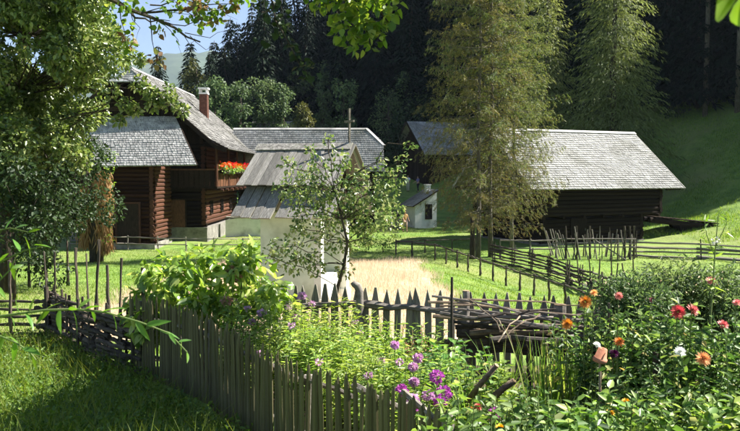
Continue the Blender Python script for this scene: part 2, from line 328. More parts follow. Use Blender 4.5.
# far ridge across the valley
rs = np.random.RandomState(3)
mx = np.linspace(-2600, 900, 90); my = np.array([2200, 2350, 2500, 2700, 2900, 3000])
prof = 420+60*np.sin(mx/520+2.4)+22*np.sin(mx/170)+8*np.sin(mx/61)
mh = np.array([-.05, .3, .55, .8, .96, 1.0]); X, Y = np.meshgrid(mx, my); Z = np.outer(mh, prof)+rs.normal(size=X.shape)*6*np.outer(mh, np.ones(90))
i, j = np.meshgrid(np.arange(89), np.arange(5)); a = (j*90+i).ravel()
me = mesh_np('mountain', np.stack([X, Y, Z], -1).reshape(-1, 3), np.stack([a, a+1, a+91, a+90], 1)); me.materials.append(M['mountain'])
me.polygons.foreach_set('use_smooth', [True]*len(me.polygons)); link('mountain', me, None, 'structure')

# ------------------------------------------------------------------ unit pieces (along +Z, 0..1)
def unit_log(seed, n=8, sq=.0, mat=None, seg=5, wob=.06, taper=.12):
    rs = np.random.RandomState(seed); vs = []; fs = []
    for i in range(seg+1):
        t = i/seg; r = 1-taper*t+rs.normal()*wob*.5; ox, oy = rs.normal(size=2)*wob
        for j in range(n):
            a = 2*math.pi*(j+.5)/n; c, s = math.cos(a), math.sin(a)
            k = (1-sq)+sq/max(abs(c), abs(s))
            q = r*k*(1+rs.normal()*wob*.5); vs.append((c*q+ox, s*q+oy, t))
    for i in range(seg):
        for j in range(n): fs.append((i*n+j, i*n+(j+1) % n, (i+1)*n+(j+1) % n, (i+1)*n+j))
    fs += [tuple(range(n-1, -1, -1)), tuple(seg*n+j for j in range(n))]
    b = MB(); b.add(vs, fs); return b.mesh('log', mat)
def unit_paling(seed, mat, tip=.18, round_=False):
    rs = np.random.RandomState(seed); b = MB(); w = 1; k = 1-tip
    j = lambda: rs.normal()*.05
    prof = [(-w+j(), 0), (w+j(), 0), (w*.97+j(), k), (.12+j()*2, 1), (-.12+j()*2, 1), (-w*.97+j(), k)]
    vs = [(x, -1, z) for x, z in prof]+[(x, 1, z) for x, z in prof]; n = 6
    b.add(vs, [tuple(range(n)), tuple(range(2*n-1, n-1, -1))]+[(i, i+n, (i+1) % n+n, (i+1) % n) for i in range(n)])
    return b.mesh('paling', mat)
def unit_board(mat, seed=0, seg=4):
    rs = np.random.RandomState(seed); b = MB(); vs = []; fs = []
    for i in range(seg+1):
        t = i/seg; ox = rs.normal()*.04; oy = rs.normal()*.15
        for x, y in ((-1, -1), (1, -1), (1, 1), (-1, 1)): vs.append((x+ox, y+oy, t))
    for i in range(seg):
        for q in range(4): fs.append((i*4+q, i*4+(q+1) % 4, i*4+4+(q+1) % 4, i*4+4+q))
    fs += [(3, 2, 1, 0), tuple(seg*4+q for q in range(4))]
    b.add(vs, fs); return b.mesh('board', mat)
LOGR = [unit_log(i, 8, .5, M['log_red']) for i in range(3)]
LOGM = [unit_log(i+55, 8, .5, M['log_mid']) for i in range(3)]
LOGD = [unit_log(i+5, 8, .5, M['log_dark']) for i in range(3)]
RAIL = [unit_log(i+10, 6, .1, M['rail'], 6, .16, .25) for i in range(4)]
RAILD = [unit_log(i+20, 6, .1, M['rail_dk'], 7, .22, .3) for i in range(5)]
POLE = [unit_log(i+30, 6, 0, M['pole'], 7, .2, .4) for i in range(4)]
STAKE = [unit_log(i+40, 6, .2, M['rail_dk'], 4, .08, .3) for i in range(3)]
PALE = [unit_paling(i, M['paling']) for i in range(5)]
BRDG = [unit_board(M['board_grey'], i) for i in range(4)]
BRDD = [unit_board(M['wood_dark'], i) for i in range(3)]
BRDR = [unit_board(M['wood_red'], i) for i in range(3)]
rc = random.choice
def shingles(name, E0, E1, R1, R0, exp, wid, mat, parent, keep=None, seed=1, th=.022):
    rs = np.random.RandomState(seed); E0, E1, R0, R1 = [np.array(v, float) for v in (E0, E1, R0, R1)]
    sl = np.linalg.norm((R0+R1)/2-(E0+E1)/2); nr = int(sl/exp); nrm = np.cross(E1-E0, R0-E0); nrm /= np.linalg.norm(nrm)
    if nrm[2] < 0: nrm = -nrm
    def pt(u, t): a = E0+(E1-E0)*u[:, None]; b = R0+(R1-R0)*u[:, None]; return a+(b-a)*t[:, None]
    Vs = []; Fs = []; off = 0
    for k in range(nr+1):
        t0 = k/(nr+.0001); L = np.linalg.norm((E1-E0)*(1-t0)+(R1-R0)*t0); n = max(3, int(L/wid)); w = .45+rs.rand(n+1); u = np.cumsum(w); u = (u-u[0])/(u[-1]-u[0])
        ul = u[:-1]; ur = u[1:]; gap = .05*(ur-ul); ul = ul+gap; ur = ur-gap; m = len(ul)
        lo = t0-rs.rand(m)*.10/nr-.12/nr; hi = np.minimum(t0+1.5/nr, 1.0)+0*lo
        if keep is not None:
            c = pt((ul+ur)/2, np.full(m, min(t0+.5/nr, 1))); q = np.array([keep(p) for p in c]); ul, ur, lo, hi = ul[q], ur[q], lo[q], hi[q]; m = len(ul)
            if m == 0: continue
        tt = th*(.8+.9*rs.rand(m))[:, None]; tl = (.016+.014*rs.rand(m))[:, None]*1.2
        a = pt(ul, lo); b = pt(ur, lo); c = pt(ur, hi); d = pt(ul, hi)
        V = np.stack([a+nrm*(tt+tl), b+nrm*(tt+tl*rs.rand(m)[:, None]), c+nrm*.008, d+nrm*.008, a+nrm*.004, b+nrm*.004], 1).reshape(-1, 3)
        i = np.arange(m)*6+off; off += 6*m; Vs.append(V)
        Fs += [np.stack([i, i+1, i+2, i+3], 1), np.stack([i+4, i+5, i+1, i], 1), np.stack([i+4, i, i+3, i+3], 1)[:0]]
    me = mesh_np(name, np.concatenate(Vs), np.concatenate(Fs)); me.materials.append(mat)
    return link(name, me, parent, 'stuff')
def logwall(parent, p0, p1, z0, z1, r, meshes, ext=.18, name='log', phase=0):
    p0 = Vector(p0); p1 = Vector(p1); d = (p1-p0).normalized(); z = z0+r+phase*r
    while z+r <= z1+r*.8:
        e0 = ext*random.uniform(.6, 1.2); e1 = ext*random.uniform(.6, 1.2)
        a = Vector((p0.x, p0.y, z))-d*e0; b = Vector((p1.x, p1.y, z))+d*e1
        stick(name, rc(meshes), parent, a, b, r*.98, r*1.06, roll=rc((0, math.pi/2, math.pi))); z += 2*r
def boards_v(parent, p0, p1, zb, ztop, w, meshes, name='board', th=.02):
    "upright boards from p0 to p1; ztop(s) gives their top"
    p0 = Vector(p0); p1 = Vector(p1); d = p1-p0; L = d.length; d = d/L; n = max(1, int(L/w)); ang = math.atan2(d.y, d.x)
    for i in range(n):
        s = (i+.5)*L/n; q = p0+d*s; zt = ztop(s) if callable(ztop) else ztop
        if zt-zb < .15: continue
        o = link(name, rc(meshes), parent); o.location = (q.x, q.y, zb); o.rotation_euler = (0, 0, ang); o.scale = (L/n*.47, th*random.uniform(.7, 1.3), zt-zb)
def window(parent, c, w, hh, ax, frame=M['wood_dark'], name='window'):
    "casement in a wall whose outward normal is ax ('-y','+x')"
    f = MB(); g = MB(); c = Vector(c); b = .07
    for (x0, x1, z0, z1) in ((-w/2, w/2, -hh/2, -hh/2+b), (-w/2, w/2, hh/2-b, hh/2), (-w/2, -w/2+b, -hh/2+b, hh/2-b), (w/2-b, w/2, -hh/2+b, hh/2-b), (-.02, .02, -hh/2+b, hh/2-b), (-w/2+b, -.021, -.02, .02), (.021, w/2-b, -.02, .02)):
        if ax == '-y': f.span((c.x+x0, c.y-.05, c.z+z0), (c.x+x1, c.y+.05, c.z+z1))
        else: f.span((c.x-.05, c.y+x0, c.z+z0), (c.x+.05, c.y+x1, c.z+z1))
    if ax == '-y': g.span((c.x-w/2+b, c.y+.0, c.z-hh/2+b), (c.x+w/2-b, c.y+.02, c.z+hh/2-b))
    else: g.span((c.x-.02, c.y-w/2+b, c.z-hh/2+b), (c.x, c.y+w/2-b, c.z+hh/2-b))
    o = f.build(name, frame, parent); g.build('pane', M['glass'], o); return o
def roof_deck(name, poly, th, mat, parent):
    b = MB(); b.slab(poly, th); return b.build(name, mat, parent)

# ------------------------------------------------------------------ the large barn on the right
bx, by = 9.6, 44.0; BZ = 0.0
barn = thing('barn', 'large dark log barn with wide bright grey shingle roof behind the larches', 'barn', (bx, by, BZ), R(24))
EL, RL, EZ, RZ = 12.2, 4.6, 3.57, 7.35
rd = roof_deck('roof', [(0,0,EZ),(EL,0,EZ),(EL,RL,RZ),(0,RL,RZ)], .10, M['wood_dark'], barn)
shingles('shingle_cover', (0,-.05,EZ-.04),(EL,-.05,EZ-.04),(EL,RL,RZ+.01),(0,RL,RZ+.01), .21, .15, M['shingle'], rd, seed=2)
rd2 = roof_deck('roof', [(0,2*RL,EZ),(EL,2*RL,EZ),(EL,RL+.001,RZ),(0,RL+.001,RZ)], .10, M['shingle_dk'], barn)
b = MB(); b.beam((-.05,RL-.10,RZ+.03),(EL+.05,RL-.10,RZ+.03),.24,.035,0,(0,-.6,.8)); b.beam((-.05,RL+.10,RZ+.03),(EL+.05,RL+.10,RZ+.03),.24,.035,0,(0,.6,.8)); b.build('ridge_board', M['shingle'], barn)
for x in (-.03, EL+.03):
    b = MB(); b.beam((x,-.06,EZ-.1),(x,RL,RZ-.08),.05,.2,0,(0,0,1)); b.beam((x,2*RL+.06,EZ-.1),(x,RL+.02,RZ-.08),.05,.2,0,(0,0,1)); b.build('verge_board', M['board_grey'], barn)
x0, x1, y0, y1, zs = 1.2, 11.2, 1.1, 8.1, 1.8
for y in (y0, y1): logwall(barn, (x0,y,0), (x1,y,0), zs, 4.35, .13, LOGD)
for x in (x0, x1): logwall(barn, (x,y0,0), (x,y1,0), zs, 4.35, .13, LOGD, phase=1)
b = MB(); b.span((x0+.1,y0+.1,zs+.05),(x1-.1,y1-.1,4.3)); b.build('dark_core', M['black'], barn)  # black core added behind the logs to stand for an unlit inside
for x in (x0, x1): boards_v(barn, (x,y0-.2,0), (x,y1+.2,0), 4.37, lambda s: min(RZ-.12-abs(s+y0-.2-RL)*(RZ-EZ)/RL, RZ)-.12, .26, BRDD)
b = MB(); b.prism([(x0+.05,y0+.2,4.3),(x0+.05,y1-.2,4.3),(x0+.05,RL,6.8)], (x1-x0-.1,0,0)); b.build('loft_dark_core', M['black'], barn)
lx0, lx1 = 1.9, 9.9
for y in (1.45, 7.8): logwall(barn, (lx0,y,0), (lx1,y,0), .1, 1.72, .13, LOGD)
for x in (lx0, lx1): logwall(barn, (x,1.45,0), (x,7.8,0), .1, 1.72, .13, LOGD, phase=1)
b = MB(); b.span((lx0+.1,1.55,0),(lx1-.1,7.7,1.7)); b.build('stable_dark_core', M['black'], barn)
b = MB(); b.span((lx0-.2,1.25,-.5),(lx1+.2,8,.12)); b.build('stone_footing', M['stone'], barn)
for x in np.linspace(x0+.3, x1-.3, 7): stick('joist', rc(LOGD), barn, (x,.75,1.76), (x,8.3,1.76), .1)
for x in (x0+.1, x1-.1):
    for y in (.25, 2.4, RL, 6.8, 8.95):
        z = RZ-abs(y-RL)*(RZ-EZ)/RL-.26; stick('purlin', rc(LOGD), barn, (.1 if x < 5 else x1-.3,y,z), (x0+.4 if x < 5 else EL-.1,y,z), .11)
d = MB(); d.span((4.0,1.28,.15),(5.3,1.33,1.65)); o = d.build('stable_door', M['wood_dark'], barn); d = MB(); d.span((5.1,1.24,.85),(5.2,1.279,1.0)); d.build('door_latch', M['iron'], o)
# ramp to the threshing floor
ra = W(654, 217, 50.4); rb = G(712, 227, 46, 60)
ramp = thing('barn_ramp', 'dark timber ramp bridging from the slope to the barn floor', 'ramp', (ra.x, ra.y, h(ra.x, ra.y)))
o0 = ramp.location.copy(); ra = ra-o0; rb = rb-o0+Vector((.5,.3,.2)); dr = (rb-ra)
for s in (0, 1.1, 2.2): stick('bearer', rc(LOGD), ramp, ra+Vector((-.3,s,-.2)), rb+Vector((0,s,-.25)), .17)
for i in range(16):
    p = ra+dr*((i+.5)/16); stick('plank', rc(BRDD), ramp, p+Vector((0,-.3,.02)), p+Vector((0,2.6,.02)), .12, .03, roll=0)
b = MB(); q = ra.lerp(rb, .42); q2 = ra.lerp(rb, .98); b.prism([q+Vector((0,.2,-.24)), q2+Vector((0,.2,-.24)), Vector((q2.x,q2.y+.2,-.6)), Vector((q.x+.25,q.y+.2,-.6))], (0,1.9,0)); b.build('abutment', M['wood_dark'], ramp)
# ------------------------------------------------------------------ the barn behind it
b2x = W(424, 154, 80); g2 = 2.2
EL2, RL2, EZ2, RZ2 = 11.0, 4.9, b2x.z-g2, 0
RZ2 = W(406, 121, 84).z-g2
barn2 = thing('barn', 'smaller farther barn with dark board gable and tree shadow on its roof', 'barn', (b2x.x, b2x.y, g2), R(20))
rd = roof_deck('roof', [(0,0,EZ2),(EL2,0,EZ2),(EL2,RL2,RZ2),(0,RL2,RZ2)], .12, M['wood_dark'], barn2)
shingles('shingle_cover', (0,-.05,EZ2-.04),(EL2,-.05,EZ2-.04),(EL2,RL2,RZ2+.01),(0,RL2,RZ2+.01), .30, .22, M['shingle'], rd, seed=4)
roof_deck('roof', [(0,2*RL2,EZ2),(EL2,2*RL2,EZ2),(EL2,RL2+.001,RZ2),(0,RL2+.001,RZ2)], .12, M['shingle_dk'], barn2)
b = MB(); b.beam((-.03,-.06,EZ2-.1),(-.03,RL2,RZ2-.08),.06,.24); b.beam((-.03,2*RL2+.06,EZ2-.1),(-.03,RL2+.02,RZ2-.08),.06,.24); b.build('verge_board', M['wood_dark'], barn2)
boards_v(barn2, (.8,.9,0), (.8,8.9,0), -1.5, lambda s: RZ2-.3-abs(s+.9-RL2)*(RZ2-EZ2)/RL2, .3, BRDD)
boards_v(barn2, (.8,.9,0), (10.4,.9,0), -1.5, EZ2+.6, .3, BRDD)
b = MB(); b.span((.9,1.0,-1.5),(10.3,8.8,EZ2+.5)); b.prism([(.9,1.2,EZ2+.4),(.9,8.6,EZ2+.4),(.9,RL2,RZ2-.5)], (9.4,0,0)); b.build('dark_core', M['black'], barn2)
# ------------------------------------------------------------------ white oven hut beside the barn
gh = G(415, 228, 30, 80); hut = thing('oven_hut', 'small whitewashed hut with sloping roof beside the dark barn', 'hut', gh, R(24))
hw, hd, h0, h1 = 2.0, 1.9, 1.9, 3.0
b = MB(); b.prism([(0,0,-.3),(hw,0,-.3),(hw,0,h1),(0,0,h0)], (0,hd,0)); b.build('wall', M['plaster'], hut)
rd = roof_deck('roof', [(-.35,-.3,h0-.13),(hw+.05,-.3,h1+.09),(hw+.05,hd+.3,h1+.09),(-.35,hd+.3,h0-.13)], .07, M['wood_dark'], hut)
shingles('shingle_cover', (-.36,hd+.3,h0-.13),(-.36,-.3,h0-.13),(hw+.05,-.3,h1+.1),(hw+.05,hd+.3,h1+.1), .22, .16, M['shingle'], rd, seed=5)
b = MB(); b.span((1.45,.7,h1-.35),(1.8,1.1,h1+.45)); c = b.build('chimney', M['plaster'], hut); b = MB(); b.span((1.4,.65,h1+.45),(1.85,1.15,h1+.53)); b.build('chimney_slab', M['slab'], c)
b = MB(); b.span((.95,-.03,.75),(1.5,.02,1.85)); w_ = b.build('window', M['black'], hut)
b = MB(); b.span((.9,-.06,.68),(1.55,-.031,.75)); b.span((.9,-.06,1.85),(1.55,-.031,1.92)); b.span((.9,-.06,.751),(.95,-.031,1.849)); b.span((1.5,-.06,.751),(1.55,-.031,1.849)); b.build('frame', M['wood_dark'], w_)

# ------------------------------------------------------------------ farmhouse on the left
HX, HY = -15.4, 48.0
house = thing('farmhouse', 'old log farmhouse with half hipped shingle roof, chimney and flowered balcony', 'house', (HX, HY, 0))
# local: gable wall at y=1 (x -4.4..4.4), roof front edge at y=-1, ridge along y
re, rz_, ez_, yb, yf = 5.6, 11.25, 6.35, 17.0, -1.0
zc = rz_-(rz_-ez_)/re*1.05
def hipkeep(p): return p[1] > yf+(p[2]-zc)*1.25 if p[2] > zc else True
for s in (1, -1):
    rd = roof_deck('roof', [(s*re,yf,ez_),(s*re,yb,ez_),(0,yb,rz_),(0,.3,rz_),(s*1.05,yf,zc)], .14, M['wood_dark'], house)
    e = s*(re+.05)
    shingles('shingle_cover', (e,yf,ez_-.04),(e,yb,ez_-.04),(0,yb,rz_+.01),(0,yf,rz_+.01), .27, .2, M['shingle'], rd, keep=hipkeep, seed=6+s)
    # bell-cast eave
    rd = roof_deck('eave_flare', [(s*(re+.75),yf,ez_-.28),(s*(re+.75),yb,ez_-.28),(s*(re-.4),yb,ez_+.27),(s*(re-.4),yf,ez_+.27)], .08, M['wood_dark'], house)
    shingles('shingle_cover', (s*(re+.78),yf,ez_-.28),(s*(re+.78),yb,ez_-.28),(s*(re-.5),yb,ez_+.38),(s*(re-.5),yf,ez_+.38), .27, .2, M['shingle'], rd, seed=9+s)
    b = MB(); b.beam((s*(re+.7),yf-.03,ez_-.40),(s*re,yf-.03,ez_-.16),.05,.22); b.beam((s*re,yf-.03,ez_-.16),(s*1.05,yf-.03,zc-.15),.05,.22); b.build('verge_board', M['wood_dark'], house)
rd = roof_deck('half_hip', [(-1.05,yf-.1,zc-.06),(1.05,yf-.1,zc-.06),(0,.3,rz_+.02)], .1, M['wood_dark'], house)
shingles('shingle_cover', (-1.1,yf-.15,zc-.08),(1.1,yf-.15,zc-.08),(.05,.3,rz_+.03),(-.05,.3,rz_+.03), .27, .2, M['shingle'], rd, seed=12)
b = MB(); b.beam((-.1,.2,rz_+.02),(-.1,yb,rz_+.02),.26,.04,0,(-.7,0,.7)); b.beam((.1,.2,rz_+.02),(.1,yb,rz_+.02),.26,.04,0,(.7,0,.7)); b.build('ridge_board', M['shingle'], house)
# walls
wx = 4.4
b = MB(); b.span((-wx+.1,1.1,0),(wx-.1,12.4,6.6)); b.prism([(-wx+.1,1.12,6.55),(wx-.1,1.12,6.55),(0,1.12,10.4)], (0,11.2,0)); b.build('dark_core', M['black'], house)
b = MB(); b.span((-wx-.25,.75,-.4),(wx+.25,12.6,.95)); b.build('stone_base', M['stone_d'], house)
logwall(house, (-wx,1.0,0), (wx,1.0,0), .95, 6.4, .145, LOGD)  # front logs darker than the lit side; shade is in the colour
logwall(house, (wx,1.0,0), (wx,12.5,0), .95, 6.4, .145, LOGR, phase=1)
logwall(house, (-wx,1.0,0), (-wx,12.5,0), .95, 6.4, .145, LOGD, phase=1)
boards_v(house, (-wx,.95,0), (wx,.95,0), 6.4, lambda s: min(rz_-.25-abs(s-wx)*(rz_-ez_)/re, zc-.1), .24, BRDD)
for y in (2.6, 6.2, 9.6): window(house, (wx+.15, y, 2.2), .8, .9, '+x')
for x in (.4, 2.6): window(house, (x, .84, 5.2), .75, .85, '-y')
b = MB(); b.span((2.1,.80,.6),(3.2,.85,2.75)); o = b.build('door', M['wood_red'], house); b = MB(); b.span((2.02,.76,.6),(2.1,.86,2.83)); b.span((3.2,.76,.6),(3.28,.86,2.83)); b.span((2.1,.76,2.75),(3.2,.86,2.83)); b.build('frame', M['wood_dark'], o)
# chimney
cx, cy = W(204, 100, 57.5).x-HX, 57.5-HY; zt = W(204, 88, 57.5).z
b = MB(); b.span((cx-.3,cy-.3,8.2),(cx+.3,cy+.3,zt-.5)); ch = b.build('chimney', M['brick'], house)
b = MB(); b.span((cx-.34,cy-.34,zt-.5),(cx+.34,cy+.34,zt-.38)); 
for sx in (-1, 1):
    for sy in (-1, 1): b.span((cx+sx*.25-.06,cy+sy*.25-.06,zt-.38),(cx+sx*.25+.06,cy+sy*.25+.06,zt-.12))
b.span((cx-.38,cy-.38,zt-.12),(cx+.38,cy+.38,zt)); b.build('chimney_hood', M['slab'], ch)
# balcony round the gable corner and along the sunny side
bz0, bz1, bo = 3.65, 4.75, 1.15
b = MB(); b.span((-.9,.85-bo,bz0-.12),(wx+bo,.85,bz0)); b.span((wx+.15,.851,bz0-.12),(wx+bo,12.3,bz0)); bal = b.build('balcony', M['wood_dark'], house)
for y in np.linspace(1.2, 12.0, 7): stick('bracket', rc(LOGR), bal, (wx-.2,y,bz0-.26), (wx+bo+.12,y,bz0-.26), .11)
b = MB(); b.beam((wx+bo,.85-bo,bz1),(wx+bo,12.3,bz1),.12,.09); b.beam((-.9,.85-bo,bz1),(wx+bo-.06,.85-bo,bz1),.12,.09); b.build('handrail', M['wood_red'], bal)
for i in range(34):
    y = .85-bo+.1+i*(12.3+bo-1)/34; o = link('baluster', rc(BRDR), bal); o.location = (wx+bo-.06,y,bz0); o.rotation_euler = (0,0,R(90)); o.scale = (.115,.015,bz1-bz0-.05)
for i in range(19):
    x = -.8+i*.335; o = link('baluster', rc(BRDD if i > 3 else BRDG), bal); o.location = (x,.85-bo+.05,bz0); o.scale = (.15,.015,bz1-bz0-.05)
for y in (.85-bo, 3.7, 7.0, 10.2): stick('post', rc(LOGR), bal, (wx+bo-.02,y,bz0), (wx+bo-.02,y,6.15), .085, roll=math.pi/8)
for x in (2.4,): stick('post', rc(LOGD), bal, (x,.85-bo,bz0), (x,.85-bo,7.0), .085, roll=math.pi/8)
# log annexe in front of the gable with its own low roof
ax0, ax1, ay0, ay1 = -17.2-HX, -12.95-HX, 44.0-HY, 47.7-HY
ane = thing('log_annexe', 'red brown log annexe with low grey shingle roof in front of the farmhouse', 'annexe', (HX, HY, 0))
eR = W(196.5, 164.5, 43.2); eL = W(88, 166, 43.2); rR = W(175.5, 117, 48.3); rL = W(80, 117, 48.3); hl = Vector((HX, HY, 0))
eR, eL, rR, rL = [p-hl for p in (eR, eL, rR, rL)]
rd = roof_deck('roof', [eL, eR, rR, rL], .11, M['wood_dark'], ane)
shingles('shingle_cover', eL+Vector((0,-.05,-.03)), eR+Vector((.03,-.05,-.03)), rR, rL, .28, .2, M['shingle_dk'], rd, seed=14, th=.035)
b = MB(); b.beam(eR+Vector((.05,0,-.1)), rR+Vector((.05,0,-.08)), .05, .2); b.build('verge_board', M['wood_dark'], ane)
for t in (.15, .85): 
    p = eL.lerp(rL, t)-Vector((-.3,0,.24)); q = eR.lerp(rR, t)-Vector((.15,0,.24)); stick('purlin', rc(LOGD), ane, p, q, .11)
logwall(ane, (ax0,ay0,0), (ax1,ay0,0), .3, 5.0, .125, LOGM, .2)  # front takes the shaded log copy, the side wall the lit one
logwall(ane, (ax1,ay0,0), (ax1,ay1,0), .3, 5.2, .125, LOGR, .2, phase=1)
b = MB(); b.span((ax0+.1,ay0+.12,0),(ax1-.12,ay1,4.9)); b.build('dark_core', M['black'], ane)
b = MB(); b.span((ax0-.1,ay0-.15,-.4),(ax1+.15,ay1,.32)); b.build('stone_footing', M['stone_d'], ane)
b = MB(); b.span((ax1-2.05,ay0-.22,.3),(ax1-.75,ay0-.17,2.7)); o = b.build('door', M['wood_dark'], ane); b = MB(); b.span((ax1-2.15,ay0-.27,.3),(ax1-2.05,ay0-.14,2.8)); b.span((ax1-.75,ay0-.27,.3),(ax1-.65,ay0-.14,2.8)); b.span((ax1-2.05,ay0-.27,2.7),(ax1-.75,ay0-.14,2.8)); b.build('frame', M['log_red'], o)
# rear wing with half hipped end
wg = thing('house_wing', 'long low rear wing of the farmhouse with plain shingle roof', 'house', (-11.0, 59.0, 0))
wl, ww, we, wr = 12.1, 7.4, 4.72, 8.25
hzc = we+.62*(wr-we)
def wkeep(p): return p[0] < wl-1.35*(p[2]-hzc)/(wr-hzc)*1.0 if p[2] > hzc else True
for s in (0, 1):
    ye = 0 if s == 0 else ww
    ym = ye+(ww/2-ye)*.62
    rd = roof_deck('roof', [(-.5,ye,we),(wl,ye,we),(wl,ym,hzc),(wl-1.35,ww/2,wr),(-.5,ww/2,wr)], .13, M['wood_dark'], wg)
    if s == 0: shingles('shingle_cover', (-.5,-.05,we-.03),(wl+.03,-.05,we-.03),(wl+.03,ww/2,wr+.01),(-.5,ww/2,wr+.01), .24, .17, M['shingle'], rd, keep=wkeep, seed=17)
rd = roof_deck('half_hip', [(wl+.05,ww/2*.62,hzc),(wl+.05,ww-ww/2*.62,hzc),(wl-1.35,ww/2,wr)], .1, M['wood_dark'], wg)
shingles('shingle_cover', (wl+.08,ww/2*.62,hzc),(wl+.08,ww-ww/2*.62,hzc),(wl-1.35,ww/2+.05,wr+.01),(wl-1.35,ww/2-.05,wr+.01), .3, .22, M['shingle'], rd, seed=18)
logwall(wg, (.5,1.0,0), (wl-.9,1.0,0), .5, 5.2, .15, LOGD); logwall(wg, (wl-.9,1.0,0), (wl-.9,ww-1,0), .5, 5.2, .15, LOGD, phase=1)
boards_v(wg, (wl-.95,1.0,0), (wl-.95,ww-1,0), 5.2, lambda s: min(hzc, wr-.3-abs(s+1-ww/2)*(wr-we)/(ww/2))-.15, .28, BRDD)
b = MB(); b.span((.5,1.1,-.3),(wl-1.0,ww-1.1,5.1)); b.build('dark_core', M['black'], wg)
b = MB(); b.beam((-.5,ww/2-.1,wr+.03),(wl-1.3,ww/2-.1,wr+.03),.24,.035,0,(0,-.6,.8)); b.beam((wl+.05,ww/2*.60,hzc-.04),(wl-1.38,ww/2-.05,wr+.06),.34,.04); b.build('ridge_board', M['shingle'], wg)
# a farther roof behind the wing
fp = W(248, 131, 88); fq = W(292, 131, 88)
far = thing('far_cottage', 'far grey roofed cottage just showing above the farmhouse wing', 'house', (fp.x, 88, h(fp.x, 88)))
zf = fp.z-far.location.z; fl = fq.x-fp.x
rd = roof_deck('roof', [(0,0,zf-.9),(fl,0,zf-.9),(fl,3.4,zf+1.35),(0,3.4,zf+1.35)], .14, M['wood_dark'], far)
shingles('shingle_cover', (0,-.05,zf-.92),(fl,-.05,zf-.92),(fl,3.4,zf+1.36),(0,3.4,zf+1.36), .34, .5, M['shingle_dk'], rd, seed=22, th=.06)
roof_deck('roof', [(0,6.8,zf-.9),(fl,6.8,zf-.9),(fl,3.401,zf+1.35),(0,3.401,zf+1.35)], .14, M['shingle_dk'], far)
b = MB(); b.span((.4,.7,-1),(fl-.4,6.1,zf-.7)); b.prism([(.4,.9,zf-.75),(.4,5.9,zf-.75),(.4,3.4,zf+1.0)], (fl-.8,0,0)); b.build('wall', M['plaster'], far)
window(far, (fl/2, .66, zf-1.9), .9, 1.0, '-y')
# whitewashed garden wall and bench by the house corner
p0 = Vector((-10.3, 52.6, 0))
wl_ = thing('stone_wall', 'low whitewashed stone wall between the farmhouse and the shrine', 'wall', p0)
b = MB(); b.prism([(0,0,-.3),(3.3,0,-.3),(3.3,0,1.15),(2.4,0,1.3),(1.0,0,1.35),(0,0,1.2)], (0,.5,0)); b.build('wall_body', M['plaster'], wl_)
for i in range(6):
    b = MB(); b.box((.28+i*.55,.25,1.36+.03*random.random()),(.52,.6,.09),Matrix.Rotation(random.uniform(-.06,.06),3,'Y')); b.build('coping_stone', M['stone'], wl_)
# geranium troughs on the balcony rail
rs = np.random.RandomState(11)
names = ['nearest the gable corner', 'second from the gable corner', 'third from the gable corner', 'second from the far end', 'at the far end']
for i in range(5):
    y = HY+.25+i*2.35; t = thing('flower_trough', 'trough of red geraniums on the balcony rail, '+names[i], 'flower box', (HX+wx+bo+.17, y, 4.5), 0, 'geranium troughs on the balcony')
    b = MB(); b.prism([(-.13,0,0),(.13,0,0),(.16,0,.24),(-.16,0,.24)], (0,2.2,0)); b.build('trough', M['wood_dark'], t)
    crown('foliage', [((0,.2+.37*k,.34),(.34,.3,.3)) for k in range(6)], 520, .13, L_['hydr'], t, rs, .8, .6)
    n = 95; P = np.stack([rs.normal(size=n)*.2, rs.rand(n)*2.2, .38+rs.rand(n)*.36], 1)
    leaf_obj('blossom', P, rdir(n, rs, .3), rdir(n, rs, .8), .16, .15, PET['gred' if i % 2 else 'gora'], t)
# ------------------------------------------------------------------ wayside shrine
sp = W(261, 300, 20.0); SZ = h(sp.x, 20.0)
shr = thing('wayside_shrine', 'white plastered wayside shrine with grey two tier board roof', 'shrine', (sp.x, 20.0, SZ), R(-18))
L0, W0, e0 = 1.75, 2.2, 3.3-SZ
b = MB(); b.span((0,0,-.3),(L0-.19,.16,e0+.1)); b.span((0,.16,-.3),(.16,W0,e0+.1)); b.span((.16,W0-.16,-.3),(L0-.19,W0,e0+.1)); b.build('wall', M['plaster_shade'], shr)
for y in (0, W0-.2):
    b = MB(); b.span((L0-.19,y,-.3),(L0+.01,y+.2,e0+.1)); b.span((L0-.22,y-.03,e0-.35),(L0+.04,y+.23,e0-.25)); b.span((L0-.23,y-.035,-.3),(L0+.05,y+.235,.25)); b.build('pillar', M['plaster'], shr)
b = MB(); b.span((L0-.6,.16,-.3),(L0-.2,W0-.2,.75)); b.build('altar_step', M['plaster'], shr)
b = MB(); b.span((.2,.2,.3),(.24,W0-.2,e0)); b.build('niche', M['stone'], shr)
b = MB(); b.span((L0-.15,.2,e0-.12),(L0-.03,W0-.2,e0+.14)); b.build('lintel', M['wood_dark'], shr)
